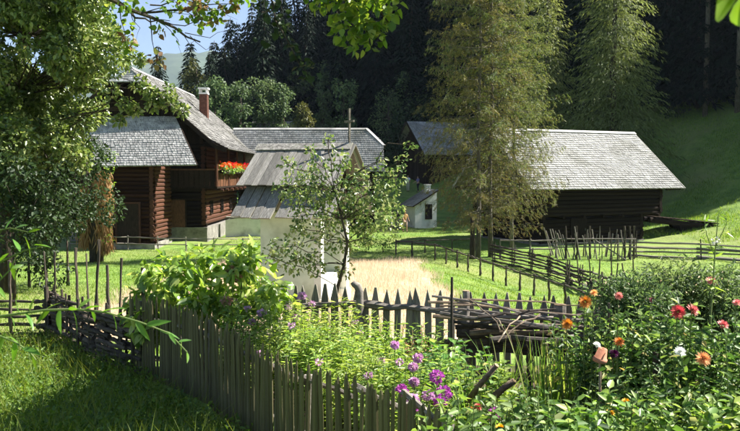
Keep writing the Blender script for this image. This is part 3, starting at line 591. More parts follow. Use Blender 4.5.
# skirt of loose boards, then the upper roof
rzS, ruS, skt = 5.22-SZ, 4.12-SZ, 4.06-SZ
b = MB(); b.prism([(-.12,-.08,skt-.35),(-.12,W0+.08,skt-.35),(-.12,W0/2,rzS-.16)], (L0+.24,0,0)); b.build('gable_board', M['wood_dark'], shr)
skb = thing_skirt = None
x = -.40; k = 0
while x < L0+.42:
    w = random.uniform(.2, .34); dz = random.uniform(-.05, .05); gap = .02 if k != 3 else .1
    p = Vector((x+w/2-random.uniform(-.03,.06), -.86-dz*.6, e0-.02-dz)); q = Vector((x+w/2, .02, skt+.02))
    stick('skirt_board', rc(BRDG), shr, p, q, w/2, .016+.006*random.random(), roll=0); x += w+gap; k += 1
y = -.3; k = 0
while y < W0+.4:           # boards of the left end of the skirt
    w = random.uniform(.2, .3); stick('skirt_board', rc(BRDG), shr, (-.46,y+w/2,e0-.03), (-.05,min(max(y+w/2,.2),W0-.2),skt+.02), w/2, .015, roll=0); y += w+.02
x = -.66
while x < L0+.42:
    w = random.uniform(.24, .34); stick('skirt_board', rc(BRDG), shr, (x+w/2,W0+.6,e0-.05), (x+w/2,W0-.02,skt+.02), w/2, .016, roll=0); x += w+.02
sl = (rzS-ruS)/(W0/2+.28)
x = -.55; k = 0
while x < L0+.5:
    w = random.uniform(.17, .25); d = .012*(k % 2)
    stick('roof_board', rc(BRDG), shr, (x+w/2,-.28-random.uniform(0,.05),ruS+.0+d), (x+w/2,W0/2,rzS+d), w/2*.97, .014, roll=0)
    stick('roof_board', rc(BRDG), shr, (x+w/2,W0+.28+random.uniform(0,.05),ruS+d), (x+w/2,W0/2+.01,rzS+d), w/2*.97, .014, roll=0); x += w+.004; k += 1
b = MB(); b.beam((-.6,W0/2-.11,rzS-.03),(L0+.52,W0/2-.11,rzS-.03),.28,.03,0,(0,-.63,.77)); b.beam((-.6,W0/2+.11,rzS-.03),(L0+.52,W0/2+.11,rzS-.03),.28,.03,0,(0,.63,.77)); b.build('ridge_board', M['board_grey'], shr)
for s in (0, 1):
    a = Vector((L0+.5, -.3 if s == 0 else W0+.3, ruS-.07)); stick('verge_board', rc(BRDG), shr, a, (L0+.5, W0/2, rzS-.05), .02, .07, roll=0)
cross = thing('roof_cross', 'weathered wooden cross on the shrine roof ridge', 'cross', shr.matrix_basis @ Vector((L0+.42, W0/2, rzS+.02)), R(40))
b = MB(); b.span((-.025,-.025,-.12),(.025,.025,.98)); b.build('upright', M['rail'], cross); b = MB(); b.span((-.026,-.2,.6),(.026,-.0251,.655)); b.span((-.026,.0251,.6),(.026,.2,.655)); b.build('arm', M['rail'], cross)

# ------------------------------------------------------------------ dense picket fence in front
def unit_picket(seed):
    rs = np.random.RandomState(seed); b = MB(); vs = []; n = 6; zz = [0, .3, .6, .9, .965, 1.0]; lean = rs.normal()*.3
    for i, z in enumerate(zz):
        k = 1 if z < .92 else (.72 if z < .99 else .28); ox = rs.normal()*.07+(lean*.5 if z > .95 else 0); oy = rs.normal()*.1
        for j in range(n):
            a = 2*math.pi*j/n; vs.append((math.cos(a)*k*(1+rs.normal()*.05)+ox, (math.sin(a) if math.sin(a) < 0 else math.sin(a)*.55)*k+oy, z))
    fs = [(i*n+j, i*n+(j+1) % n, (i+1)*n+(j+1) % n, (i+1)*n+j) for i in range(len(zz)-1) for j in range(n)]+[tuple(range(n-1,-1,-1)), tuple((len(zz)-1)*n+j for j in range(n))]
    b.add(vs, fs); return b.mesh('picket', M['picket'])
PICK = [unit_picket(i) for i in range(9)]
def polywalk(pts, step):
    out = []; carry = 0
    for a, c in zip(pts[:-1], pts[1:]):
        d = c-a; L = d.length; s = carry
        while s < L: out.append((a+d*(s/L), d/L)); s += step
        carry = s-L
    return out
pk = [(132,294,12.35),(168,301,11.65),(200,312,10.8),(250,340,8.97),(300,364,7.83),(350,378,7.29),(400,391,6.86),(446,409,6.3)]
tops = [W(*q) for q in pk]; PF = [Vector((p.x, p.y, 0)) for p in tops]; PFT = [p.z for p in tops]
pf = thing('picket_fence', 'dense weathered picket fence curving across the front of the garden', 'fence', (PF[0].x, PF[0].y, h(PF[0].x, PF[0].y)))
o0 = pf.location.copy()
cum = [0]
for a, c in zip(PF[:-1], PF[1:]): cum.append(cum[-1]+(c-a).length)
wk = polywalk(PF, .068)
for i, (p, d) in enumerate(wk):
    s = i*.068; zt = float(np.interp(s, cum, PFT))+random.uniform(-.07, .045); zb = h(p.x, p.y)-.12
    lean = Vector((random.gauss(0, .018), random.gauss(0, .018), 0)); hw = random.uniform(.024, .042)
    if random.random() < .06: zt -= random.uniform(.05, .2)
    o = link('picket', rc(PICK), pf); ang = math.atan2(d.y, d.x)
    o.matrix_local = Matrix.Translation(Vector((p.x, p.y, zb))-o0) @ Matrix.Rotation(ang+random.gauss(0, .15), 4, 'Z') @ Matrix.Rotation(random.gauss(0, .02), 4, 'Y') @ Matrix.Rotation(random.gauss(0, .015), 4, 'X') @ Matrix.Diagonal((hw, .022, zt-zb, 1))
nrm = Vector((.6, .75, 0))*.055
for zz in (.38, 1.0):
    for a, c in zip(PF[:-1], PF[1:]):
        stick('rail', rc(RAIL), pf, Vector((a.x, a.y, h(a.x, a.y)+zz))+nrm, Vector((c.x, c.y, min(h(c.x, c.y)+zz, PFT[PF.index(c)]-.2)))+nrm, .035, off=o0)
for i in (0, 2, 4, 6):
    a = PF[i]; stick('post', rc(RAIL), pf, Vector((a.x, a.y, h(a.x, a.y)-.2))+nrm*2.6, Vector((a.x, a.y, PFT[i]-.14))+nrm*2.6, .06, off=o0)
e = PF[-1]; stick('end_post', unit_log(77, 8, .3, M['rail'], 4, .05, .05), pf, Vector((e.x+.02,e.y,h(e.x,e.y)-.2)), Vector((e.x+.02,e.y,PFT[-1]-.06)), .06, off=o0)

# ------------------------------------------------------------------ pointed paling fence at the back of the garden
pa = W(276, 283, 13.9); pb = W(606, 299, 12.0)
pal = thing('paling_fence', 'row of dark pointed palings along the far side of the garden', 'fence', (pa.x, pa.y, h(pa.x, pa.y)))
o0 = pal.location.copy(); n = 31; ang = math.atan2(pb.y-pa.y, pb.x-pa.x)
for i in range(n):
    t = i/(n-1); p = pa.lerp(pb, t); zt = p.z+random.uniform(-.04, .05); zb = h(p.x, p.y)-.1
    q = Vector((p.x+random.gauss(0, .012), p.y, zt))
    o = link('paling', rc(PALE), pal); d = q-Vector((p.x, p.y, zb))
    o.matrix_local = Matrix.Translation(Vector((p.x, p.y, zb))-o0) @ d.to_track_quat('Z', 'Y').to_matrix().to_4x4()
    o.matrix_local = Matrix.Translation(Vector((p.x, p.y, zb))-o0) @ Matrix.Rotation(ang+random.gauss(0, .08), 4, 'Z') @ Matrix.Rotation(random.gauss(0, .025), 4, 'Y') @ Matrix.Diagonal((random.uniform(.06, .076), .013, zt-zb, 1))
for (x0, y0, Y0, x1, y1, Y1, r) in ((276,309,13.6,356,303,13.35,.062),(362,304,13.3,452,312,12.75,.07),(452,313,12.8,604,322,11.9,.05)):
    stick('rail', rc(RAIL), pal, W(x0,y0,Y0), W(x1,y1,Y1), r, off=o0)
stick('lower_rail', rc(RAILD), pal, W(280,338,13.7), W(600,345,12), .05, off=o0)
p = W(359, 286, 13.2); b = MB(); zg = h(p.x, p.y)
b.tube([Vector((p.x,p.y,zg-.2))-o0, Vector((p.x+.02,p.y,(zg+p.z)/2))-o0, Vector((p.x+.01,p.y,p.z-.1))-o0, Vector((p.x-.03,p.y,p.z))-o0, Vector((p.x-.1,p.y,p.z+.04))-o0, Vector((p.x-.14,p.y,p.z+.02))-o0], [.08,.075,.075,.07,.06,.03], 8); b.build('post', M['rail'], pal, True)
for px, py, Y in ((466,291,12.55),(560,305,12.0),(602,309,11.7)):
    p = W(px, py, Y); b = MB(); zg = h(p.x, p.y); r = .1 if px == 560 else .06
    b.tube([Vector((p.x,p.y,zg-.2))-o0, Vector((p.x,p.y,p.z))-o0], r, 9, 0); b.build('post', M['rail'], pal)
    b = MB(); b.tube([Vector((p.x,p.y,p.z+.001))-o0, Vector((p.x,p.y,p.z+.012))-o0], r*.97, 9, 0); b.build('cut_top', M['cutwood'], pal)

# ------------------------------------------------------------------ brush pile of poles against the palings
hb = thing('pole_pile', 'long pile of thin poles and branches laid along the palings', 'pole pile', (W(520,340,11.2).x, 11.2, h(1.9, 11.2)))
o0 = hb.location.copy()
rows = [((432,296,11.9),(560,322,11.2),.022),((428,302,11.8),(610,318,11.2),.026),((430,309,11.6),(596,312,11.3),.02),((440,313,11.4),(600,341,10.8),.03),((433,316,11.5),(605,326,11.0),.035),
        ((478,317,11.2),(556,309,11.3),.026),((450,321,11.3),(590,334,10.7),.03),((455,327,11.4),(600,335,10.9),.04),((470,333,11.4),(604,339,10.9),.045),((440,306,11.7),(540,313,11.5),.02),
        ((490,340,11.4),(606,345,11.0),.05),((455,300,11.8),(590,305,11.5),.018),((520,322,11.1),(608,333,10.7),.03),((470,312,11.3),(575,329,10.9),.018)]
for a, c, r in rows:
    A = W(*a); C = W(*c); pts = bez(A, C, (0, random.uniform(-.05,.05), random.uniform(-.03,.06)), 6, .02)
    b = MB(); b.tube([p-o0 for p in pts], [r*(1-.5*i/6)*random.uniform(.9,1.1) for i in range(7)], 6); b.build('pole', rc([M['pole'], M['rail'], M['rail_dk'], M['pole']]), hb)
for a, c, r in (((495,318,11.0),(512,346,10.6),.012),((520,316,11.0),(498,342,10.5),.012),((470,300,11.6),(500,330,11.0),.01),((505,338,10.6),(540,314,11.1),.012)):
    b = MB(); b.tube([p-o0 for p in bez(W(*a), W(*c), (0,-.05,.05), 5, .015)], r, 5); b.build('twig', M['pole'], hb)
for px, y0, y1, Y, r in ((555,338,372,10.6,.05),(575,335,378,10.4,.055),(600,336,385,10.5,.06),(588,345,380,10.9,.05),(530,340,372,10.9,.05),(545,343,375,11.1,.06)):
    p = W(px, y0, Y); q = Vector((p.x, p.y, h(p.x, p.y)-.1)); stick('prop', rc(RAILD if px not in (575,) else RAIL), hb, q, p, r, off=o0)
for k in range(16):
    A = W(random.uniform(455,480), random.uniform(328,352), 11.6); C = W(random.uniform(580,606), random.uniform(335,360), 11.3)
    stick('branch', rc(RAILD), hb, A, C, random.uniform(.03,.06), off=o0)
# sawn branch stubs in the bed
for i, (a, c, r, lb) in enumerate((((478,388,8.6),(496,366,8.5),.034,'sawn branch stub leaning upright among the leaves, the left one'),((502,390,8.3),(514,381,8.25),.038,'short thick sawn branch lying lower right of the other stub'))):
    A, C = W(*a), W(*c); A.z = min(A.z, C.z-.12); A = A+(A-C)*.6; t = thing('branch_stub', lb, 'log', A); D = (C-A)
    b = MB(); b.tube([(0,0,0), D*.5+Vector((0,0,.01)), D], [r*1.15,r,r*.95], 8); b.build('bark', M['pole'], t, True); b = MB(); b.tube([D*1.001, D*1.03], r*.9, 8); b.build('cut_end', M['cutwood'], t)
# thin dark stake and other stakes in the garden
for (px, y0, y1, Y, r, lb) in ((452,277,352,10.9,.028,'tall thin dark stake at the left end of the pole pile'),(609,303,372,7.9,.022,'dark stake among the dahlias left of the red blooms'),(656,352,402,7.0,.04,'thick brown stump stake below the white dahlia'),(723,352,404,7.3,.03,'short stake at the right among dahlia leaves'),(604,287,300,14,.02,'thin stake behind the orange dahlias')):
    p = W(px, y0, Y); q = Vector((p.x+.01, p.y, h(p.x, p.y)-.15)); s_ = stick('garden_stake', rc(STAKE), None, q, p, r); tag(s_, lb, 'stake')

# ------------------------------------------------------------------ woven fences
def woven(name, label, base, hgt, bay, rails, rr, meshes, stakes=True, group=None, stake_up=.12, weave=.05, ypair=.09):
    B = [Vector((p.x, p.y, 0)) for p in base]
    t = thing(name, label, 'fence', (B[0].x, B[0].y, h(B[0].x, B[0].y))); o0 = t.location.copy()
    nodes = polywalk(B, bay)+[(B[-1], (B[-1]-B[-2]).normalized())]
    for i, (p, d) in enumerate(nodes):
        zg = h(p.x, p.y); nn = Vector((-d.y, d.x, 0)); hh = hgt(i/(len(nodes)-1)) if callable(hgt) else hgt
        for s in (-1, 1):
            q = p+nn*ypair*s*.6; stick('stake', rc(STAKE), t, Vector((q.x, q.y, zg-.15)), Vector((q.x+random.gauss(0,.03), q.y+random.gauss(0,.02), zg+hh+random.uniform(0, stake_up))), random.uniform(.028,.04), off=o0)
        if i+1 < len(nodes):
            p2, _ = nodes[i+1]; zg2 = h(p2.x, p2.y); h2 = hgt((i+1)/(len(nodes)-1)) if callable(hgt) else hgt
            for k in range(rails):
                a = .08+.9*(k+random.uniform(-.2,.2))/rails
                b_ = .08+.9*(k+random.uniform(-.35,.35))/rails
                A = Vector((p.x, p.y, zg+a*hh))-d*.25+nn*weave*rc((-1,1)); C = Vector((p2.x, p2.y, zg2+b_*h2))+d*.25+nn*weave*rc((-1,1))
                stick('rail', rc(meshes), t, A, C, rr*random.uniform(.7,1.25), off=o0)
    return t
E_base = [G(*q) for q in ((494,262),(520,268),(548,276),(575,286),(600,297),(625,307),(655,316))]
woven('woven_fence', 'dark woven split rail fence running from the larches down to the dahlias', E_base, lambda t: 1.05-.12*t, 1.5, 6, .052, RAILD+RAIL[:1])
F_base = [G(*q) for q in ((634,257),(675,259),(710,260),(750,262),(790,264))]
woven('rail_fence', 'grey split rail fence crossing the meadow right of the barn', F_base, 1.05, 3.4, 4, .065, RAIL, weave=.04)
for i, (px, pt_, pb_, pbx) in enumerate(((577,256,290,580),(589,256,292,592),(600,258,298,598),(611,258,300,613),(618,263,303,614),(622,263,303,628),(633,257,304,634),(570,262,288,568),(566,262,287,568))):
    pg = G(pbx, pb_); p = W(px, pt_, pg.y); s_ = stick('tall_stake', rc(STAKE), None, pg-Vector((0,0,.1)), p, .035); tag(s_, 'tall dark stake stuck in the meadow just behind the woven fence', 'stake', 'tall stakes behind the woven fence')
# wattle on the left
D_base = [Vector((-6.75,15.5,0)), Vector((-5.6,14.1,0)), Vector((-4.7,13.1,0)), Vector((-3.95,12.35,0))]
wt = woven('wattle_fence', 'dark wattle fence of woven branches joining the picket fence at left', D_base, 1.02, .62, 11, .038, RAILD, weave=.06)
D2 = [Vector((-9.6,15.9,0)), Vector((-8.2,15.7,0)), Vector((-6.8,15.5,0))]
woven('rail_fence', 'dark sagging rail fence at the left edge beside the wattle', D2, 1.0, 1.4, 5, .045, RAILD, weave=.04)
for px, pt_, Y in ((10,262,15.5),(44,250,15.4),(55,247,15.3),(75,246,14.9),(86,252,14.6),(99,240,14.3),(107,258,13.9),(121,250,13.4),(143,266,12.9)):
    p = W(px, pt_+random.uniform(-3,8), Y); q = Vector((p.x+random.gauss(0,.12), p.y, h(p.x,p.y)-.1)); s_ = stick('fence_stake', rc(RAILD), None, q, p, random.uniform(.024,.042)); tag(s_, 'upright dark stake rising above the wattle fence at left', 'stake', 'stakes along the left wattle fence')
# low rail fences in the middle distance
def rail_fence(name, label, base, hp, rz, r, meshes, extra=()):
    t = thing(name, label, 'fence', base[0]); o0 = t.location.copy()
    for i, p in enumerate(base):
        stick('post', rc(meshes), t, p-Vector((0,0,.15)), p+Vector((0,0,hp+random.uniform(-.05,.05))), r*1.25, off=o0)
    for z in rz:
        for a, c in zip(base[:-1], base[1:]): stick('rail', rc(meshes), t, a+Vector((0,0,z+random.uniform(-.03,.03))), c+Vector((0,0,z+random.uniform(-.03,.03))), r, off=o0)
    return t
rail_fence('rail_fence', 'single rail fence with thin posts stepping down the lawn', [G(*q) for q in ((396,255),(412,257),(435,260),(446,264),(457,268),(468,272),(480,276),(493,281),(506,286),(520,291),(534,296),(549,301),(565,308),(582,316),(600,322))], .82, (.76,), .042, RAILD)
rail_fence('rail_fence', 'long straight rail before the larches at the lawn corner', [G(*q) for q in ((396,254.5),(425,253),(452,252),(475,251))], .75, (.7,), .035, RAILD)
rail_fence('rail_fence', 'grey two rail fence on the lawn in front of the farmhouse', [G(*q) for q in ((70,250),(98,250),(128,250),(158,251),(186,252),(214,252),(243,252),(262,252))], .85, (.4,.75), .035, RAIL)
# slanted stake rack in front of the barn
g0 = G(556, 259); rk = thing('stake_rack', 'grey rack of slanted stakes with cross rails in front of the barn', 'rack', g0); o0 = rk.location.copy()
for i in range(34):
    px = 552+i*2.6+random.uniform(-1,1); lean = (-8 if i < 8 else random.uniform(-7,5)); g = G(px, 257+random.uniform(-2,3)); p = W(px+lean, random.uniform(226,236), g.y+.1)
    stick('stake', rc(RAIL+STAKE[:1]), rk, g-Vector((0,0,.1)), p, random.uniform(.025,.04), off=o0)
for px in (566,577,590,625,630,634): g = G(px, 259); stick('post', rc(RAILD), rk, g-Vector((0,0,.1)), W(px, 226, g.y), .06, off=o0)
for y0, y1 in ((239,239),(247,247),(243,244)): stick('cross_rail', rc(RAIL), rk, W(552,y0,g0.y-.1), W(636,y1,g0.y-.3), .04, off=o0)
stick('brace', rc(RAIL), rk, W(592,238,g0.y-.15), W(626,260,g0.y-.3), .04, off=o0)
rail_fence('rail_fence', 'dark horizontal rail between the larch trunks and the stake rack', [G(*q) for q in ((500,258),(530,258),(556,258))], 1.0, (.5,.95), .05, RAIL)
# ------------------------------------------------------------------ trees
def conifer_mesh(seed, hgt, rad, zlow, levels, nb, sprays, droop, mat, sz=.5, prof=.85, narrow=.5, tipup=.0):
    "crown of drooping sprays; returns mesh"
    rs = np.random.RandomState(seed); Ps = []; Ds = []; Ns = []; Ls = []
    for k in range(levels):
        t = (k+.5*rs.rand())/levels; z = zlow+(hgt-zlow)*t; L0 = rad*((1-t)**prof)*(.75+.5*rs.rand())+.12
        m = max(4, int(nb*(1-.5*t)))
        for j in range(m):
            a = 2*math.pi*(j+rs.rand()*.9)/m; L = L0*(.65+.5*rs.rand()); d = np.array((math.cos(a), math.sin(a), 0)); s = np.array((-d[1], d[0], 0))
            n = max(4, int(sprays*L/rad)+3); q = (np.arange(n)+rs.rand(n))/n; q = q**.75
            dz = -droop*L*q**1.4+tipup*L*q**3+ .1*L
            P = np.array((0, 0, z))+d*(L*q)[:, None]; P[:, 2] += dz
            P += s*(rs.normal(size=n)*.16*L*(1-.3*q))[:, None]; P[:, 2] += rs.normal(size=n)*.05
            D = d*.9+s*(rs.normal(size=n)*.75)[:, None]; D[:, 2] += -.35-droop*.8+rs.normal(size=n)*.25
            Ps.append(P); Ds.append(D); Ns.append(np.tile((0, 0, 1.), (n, 1))+rs.normal(size=(n, 3))*.45); Ls.append(sz*(.6+.7*rs.rand(n))*(1-.35*t))
    P = np.concatenate(Ps); L = np.concatenate(Ls)
    V, F = leaf_arrays(P, np.concatenate(Ds), np.concatenate(Ns), L, L*narrow, .12); me = mesh_np('crown', V, F); me.materials.append(mat); return me
def trunk_mesh(hgt, r, mat, seed=0, stubs=0):
    rs = np.random.RandomState(seed); b = MB(); n = 7
    b.tube([(rs.normal()*.03*i, rs.normal()*.03*i, -.4+(hgt+.3)*i/n) for i in range(n+1)], [r*(1.25 if i == 0 else 1)*(1-.9*i/n) for i in range(n+1)], 7)
    for i in range(stubs):
        z = rs.uniform(.12, .55)*hgt; a = rs.rand()*6.28; L = rs.uniform(.5, 1.6); b.tube([(0,0,z), (math.cos(a)*L, math.sin(a)*L, z-.15*L)], [.03, .008], 4)
    return b.mesh('trunk', mat, True)
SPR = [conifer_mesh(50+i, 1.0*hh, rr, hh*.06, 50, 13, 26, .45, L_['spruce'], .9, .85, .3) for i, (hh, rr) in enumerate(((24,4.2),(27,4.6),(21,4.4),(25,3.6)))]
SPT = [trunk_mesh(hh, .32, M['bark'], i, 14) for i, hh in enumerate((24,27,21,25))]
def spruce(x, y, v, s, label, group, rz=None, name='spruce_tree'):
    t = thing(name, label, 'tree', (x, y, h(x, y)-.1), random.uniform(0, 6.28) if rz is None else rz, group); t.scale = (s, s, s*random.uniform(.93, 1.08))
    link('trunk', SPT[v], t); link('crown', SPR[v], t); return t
rs = np.random.RandomState(21)
FG = 'spruces of the shaded forest'
pts = []
def try_add(x, y, mind):
    for (a, c) in pts:
        if (a-x)**2+(c-y)**2 < mind*mind: return False
    pts.append((x, y)); return True
# forest wall behind the barns and up the right-hand slope
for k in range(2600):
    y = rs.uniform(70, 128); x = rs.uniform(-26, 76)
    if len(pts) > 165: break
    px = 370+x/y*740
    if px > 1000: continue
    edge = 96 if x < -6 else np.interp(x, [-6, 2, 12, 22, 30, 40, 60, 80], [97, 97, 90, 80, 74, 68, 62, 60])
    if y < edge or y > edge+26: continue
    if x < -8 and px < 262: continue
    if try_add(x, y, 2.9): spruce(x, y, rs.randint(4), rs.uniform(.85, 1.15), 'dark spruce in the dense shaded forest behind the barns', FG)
# forest going on beyond the right edge (its shadow lies on the slope)
for k in range(9000):
    if len(pts) > 240: break
    x = rs.uniform(37, 72); y = rs.uniform(58, 84)
    if y < 60+(x-40)*.27 or x < y*.56+2: continue
    if try_add(x, y, 2.7): spruce(x, y, rs.randint(4), rs.uniform(.85, 1.15), 'dark spruce of the forest beyond the right edge of the slope', 'spruces beyond the right edge')
# sparse tall trunks at the edge of the wood on the slope
for i, (px, y, lb) in enumerate(((703, 71, 'tall bare spruce trunk at the forest edge, left of two'), (735, 69, 'tall bare spruce trunk at the forest edge, right of two'))):
    x = (px-370)/740*y; t = thing('spruce_tree', lb, 'tree', (x, y, h(x, y)-.1)); 
    b = MB(); b.tube([(0,0,-.3),(.05,0,8),(.1,.05,16),(.1,0,25)], [.26,.22,.16,.03], 7); b.build('trunk', M['bark_grey'], t, True)
    c = link('crown', SPR[i], t); c.location = (0,0,12); c.scale = (.65,.65,.6)
# left-hand spruces against the sky
for px, ty, y, v, lb in ((158,46,104,0,'small dark spruce against the sky, leftmost of the row'),(190,38,104,2,'dark spruce against the sky right of the leftmost one'),(222,40,108,0,'dark spruce left of the tall forest group'),(238,18,110,1,'tall spruce with pointed top at the left end of the forest'),(252,12,112,1,'tall spruce second from the left end of the forest'),(266,10,108,3,'slim tall spruce third from the left end of the forest'),(281,-6,110,1,'tall spruce fourth from the left end of the forest'),(210,52,106,2,'low dark spruce at the left foot of the forest'),(214,34,113,2,'dark spruce filling the left flank of the forest'),(230,22,116,2,'broad dark spruce behind the left flank of the forest'),(246,14,117,2,'broad dark spruce behind the tall pointed ones'),(260,8,115,2,'broad dark spruce left of the overhanging shaded leaves'),(226,52,101,2,'lower spruce in front of the left flank of the forest'),(246,46,101,0,'lower spruce in front of the tall pointed ones'),(270,36,103,2,'lower broad spruce at the front of the forest left of centre')):
    p = W(px, ty, y); zg = h(p.x, y)-.1; hh = (24,27,21,25)[v]; spruce(p.x, y, v, (p.z-zg)/hh, lb, None)
for x in np.arange(-64, -26, 5.0): spruce(x+rs.uniform(-1,1), 100+rs.uniform(-4,4), rs.randint(4), rs.uniform(.45,.6), 'dark spruce behind the farmhouse roof, left part', 'spruces behind the farmhouse')
# the big sunlit spruce behind the barn roof
lsx = (612-370)/740*63.0
t = thing('spruce_tree', 'large sunlit green spruce standing just behind the big barn roof', 'tree', (lsx, 63, h(lsx, 63)-.1)); link('trunk', trunk_mesh(27, .4, M['bark'], 9, 8), t)
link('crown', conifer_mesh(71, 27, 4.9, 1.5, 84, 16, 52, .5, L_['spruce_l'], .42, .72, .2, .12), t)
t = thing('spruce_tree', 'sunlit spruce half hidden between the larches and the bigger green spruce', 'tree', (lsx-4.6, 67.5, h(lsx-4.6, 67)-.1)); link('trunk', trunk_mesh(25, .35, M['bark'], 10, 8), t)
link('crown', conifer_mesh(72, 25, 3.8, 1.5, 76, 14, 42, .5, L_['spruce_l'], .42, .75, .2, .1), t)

# ------------------------------------------------------------------ larches
def larch(loc, hgt, rad, seed, label, mat, zlow=2.2, lean=(0, 0), side=None):
    rs = np.random.RandomState(seed); t = thing('larch_tree', label, 'tree', loc)
    b = MB(); n = 10; ax = lambda z: np.array((lean[0]*(z/hgt)+.05*math.sin(z*.7+seed), lean[1]*(z/hgt), 0))
    b.tube([Vector((*ax(hgt*i/n)[:2], -.3+hgt*i/n)) for i in range(n+1)], [.125*(1.3 if i == 0 else 1)*(1-.93*i/n) for i in range(n+1)], 8); b.build('trunk', M['bark_grey'], t, True)
    bb = MB(); Ps = []; Ds = []; Ls = []; nbr = int(7.5*hgt)
    for k in range(nbr):
        z = zlow+(hgt-zlow)*(k+rs.rand())/nbr; tt = (z-zlow)/(hgt-zlow); L = rad*(np.interp(tt, [0, .1, .25, .6, 1], [.85, 1.05, 1.0, .8, .08]))*(.7+.45*rs.rand())
        a = k*2.4+rs.normal()*.3; d = np.array((math.cos(a), math.sin(a), 0)); o = ax(z)+np.array((0, 0, z)); m = 6
        path = [o+d*(L*i/m)+np.array((0, 0, -.24*L*(i/m)+.20*L*(i/m)**2.5))+rs.normal(size=3)*.03*(i > 0) for i in range(m+1)]
        bb.tube([Vector(p) for p in path], [.028*(1-.85*i/m) for i in range(m+1)], 4, cap=False)
        path = np.array(path); ntw = int((8.5+6*min(1, tt*2.2))*L/rad*1.6)+3; sd = np.array((-d[1], d[0], 0))
        for q in range(ntw):
            u = (.12+.88*(q+rs.rand())/ntw)*m; i = min(int(u), m-1); p = path[i]+(path[i+1]-path[i])*(u-i)
            sgn = rs.choice((-1, 1)); tl = (.35+.5*rs.rand())*(.5+.5*(1-tt)); td = d*.45+sd*sgn*(.4+.5*rs.rand())+np.array((0, 0, -.55-.5*rs.rand())); td /= np.linalg.norm(td)
            if q % 2 == 0: bb.tube([Vector(p), Vector(p+td*tl*.6), Vector(p+td*tl+np.array((0, 0, -.1*tl)))], [.007, .006, .003], 3, cap=False)
            ns = 15; w = rs.rand(ns); Ps.append(p+td*(tl*w)[:, None]+rs.normal(size=(ns, 3))*.02); Ds.append(td*1.0+rs.normal(size=(ns, 3))*.5); Ls.append(.10+.13*rs.rand(ns))
    bb.build('branch', M['bark_grey'], t)
    P = np.concatenate(Ps); L = np.concatenate(Ls); DD = np.concatenate(Ds); br = rs.rand(len(P)) < np.interp(P[:, 2], [1, 5, 8, 11], [.75, .4, .1, .03]); nn_ = rdir(len(P), rs, .5)
    for q_, m_ in ((br, L_['larch_br']), (~br, mat)): leaf_obj('needle_spray', P[q_], DD[q_], nn_[q_], L[q_], L[q_]*.15, m_, t, .1)
    return t
gl = G(478, 258); larch(gl, 24, 3.0, 31, 'slender larch with pale bare trunk, left of the pair before the barn', L_['larch'], 1.9)
gl = G(490, 257); larch(gl, 28, 3.5, 33, 'bushier green larch, right of the pair before the barn', L_['larch_b'], 2.0)
gl = G(472, 259); t = thing('tree_stump', 'dark snapped trunk close left of the larch pair', 'tree stump', gl); b = MB(); b.tube([(0,0,-.2),(.02,0,1.2),(.0,.02,2.4)], [.16,.13,.10], 7); b.build('trunk', M['bark'], t, True)
gl = G(512, 250); larch(gl, 19, 2.6, 35, 'smaller larch behind the pair, in front of the barn roof', L_['larch_b'], 2.6)

# ------------------------------------------------------------------ broadleaved trees and shrubs
def broad(name, label, loc, trunk, clumps, dens, size, mat, seed, bark='bark', r=.2, aspect=.62, cat='tree', up=.5, group=None, twig=True, smooth=True, bt=.3):
    rs = np.random.RandomState(seed); t = thing(name, label, cat, loc, 0, group)
    b = MB(); top = Vector(trunk[-1]); n = len(trunk)
    b.tube([Vector(p) for p in trunk], [r*(1-.6*i/max(1, n-1)) for i in range(n)], 8); b.build('trunk', M[bark], t, True)
    if twig:
        b = MB()
        for c, rr in clumps:
            c = Vector(c); k = min(range(n), key=lambda i: (Vector(trunk[i])-c).length+max(0, trunk[i][2]-c.z)*1.5); a = Vector(trunk[k])
            b.tube(bez(a, c, (0, 0, .06*(c-a).length), 4, .04*(c-a).length, rs), [max(.01, r*bt*(1-.85*i/4)) for i in range(5)], 5, cap=False)
            q = rr if not hasattr(rr, '__len__') else min(rr)
            for j in range(3):
                e = c+Vector(rdir(1, rs)[0])*q*.9; b.tube([c, (c+e)/2+Vector(rs.normal(size=3)*.05*q), e], [max(.008, r*.06), .006, .003], 4, cap=False)
        b.build('branch', M[bark], t)
    crown('crown', clumps, dens, size, mat, t, rs, aspect, up)
    return t
rs = np.random.RandomState(5)
# the big tree at upper left
TY = 23.0
cl = []
for k in range(420):
    px = rs.uniform(-70, 152); py = rs.uniform(-70, 190); Y = TY+rs.uniform(-3.2, 3.5)
    lim = np.interp(py, [-70, 0, 25, 48, 62, 72, 100, 112, 130, 160, 200], [112, 112, 122, 140, 128, 104, 100, 112, 94, 88, 62])
    if px > lim-6 or rs.rand() < .25: continue
    if 30 < px and 165 < py: continue
    p = W(px, py, Y); cl.append((tuple(p), rs.uniform(.25, .75) if px < lim-22 else rs.uniform(.18, .35)))
for q in ((150,92),(160,98),(172,104),(142,60),(182,110),(152,104),(126,104),(135,110),(120,120),(112,92),(140,84),(168,92)): cl.append((tuple(W(q[0], q[1], TY-2)), .2))
tb = W(6, 240, TY); base = Vector((tb.x, TY, h(tb.x, TY)))
cl = [(tuple(Vector(c)-base), r) for c, r in cl]
tr = [(0,0,-.3), (.05,0,1.5), (.0,.05,3.2), (.25,0,4.6), (.5,.1,6.2), (.7,0,8.0), (.9,0,10)]
broad('broadleaf_tree', 'big leafy tree filling the upper left corner above the wattle fence', base, tr, cl, 1750, .14, L_['big'], 41, r=.24, aspect=.62, bt=.12)
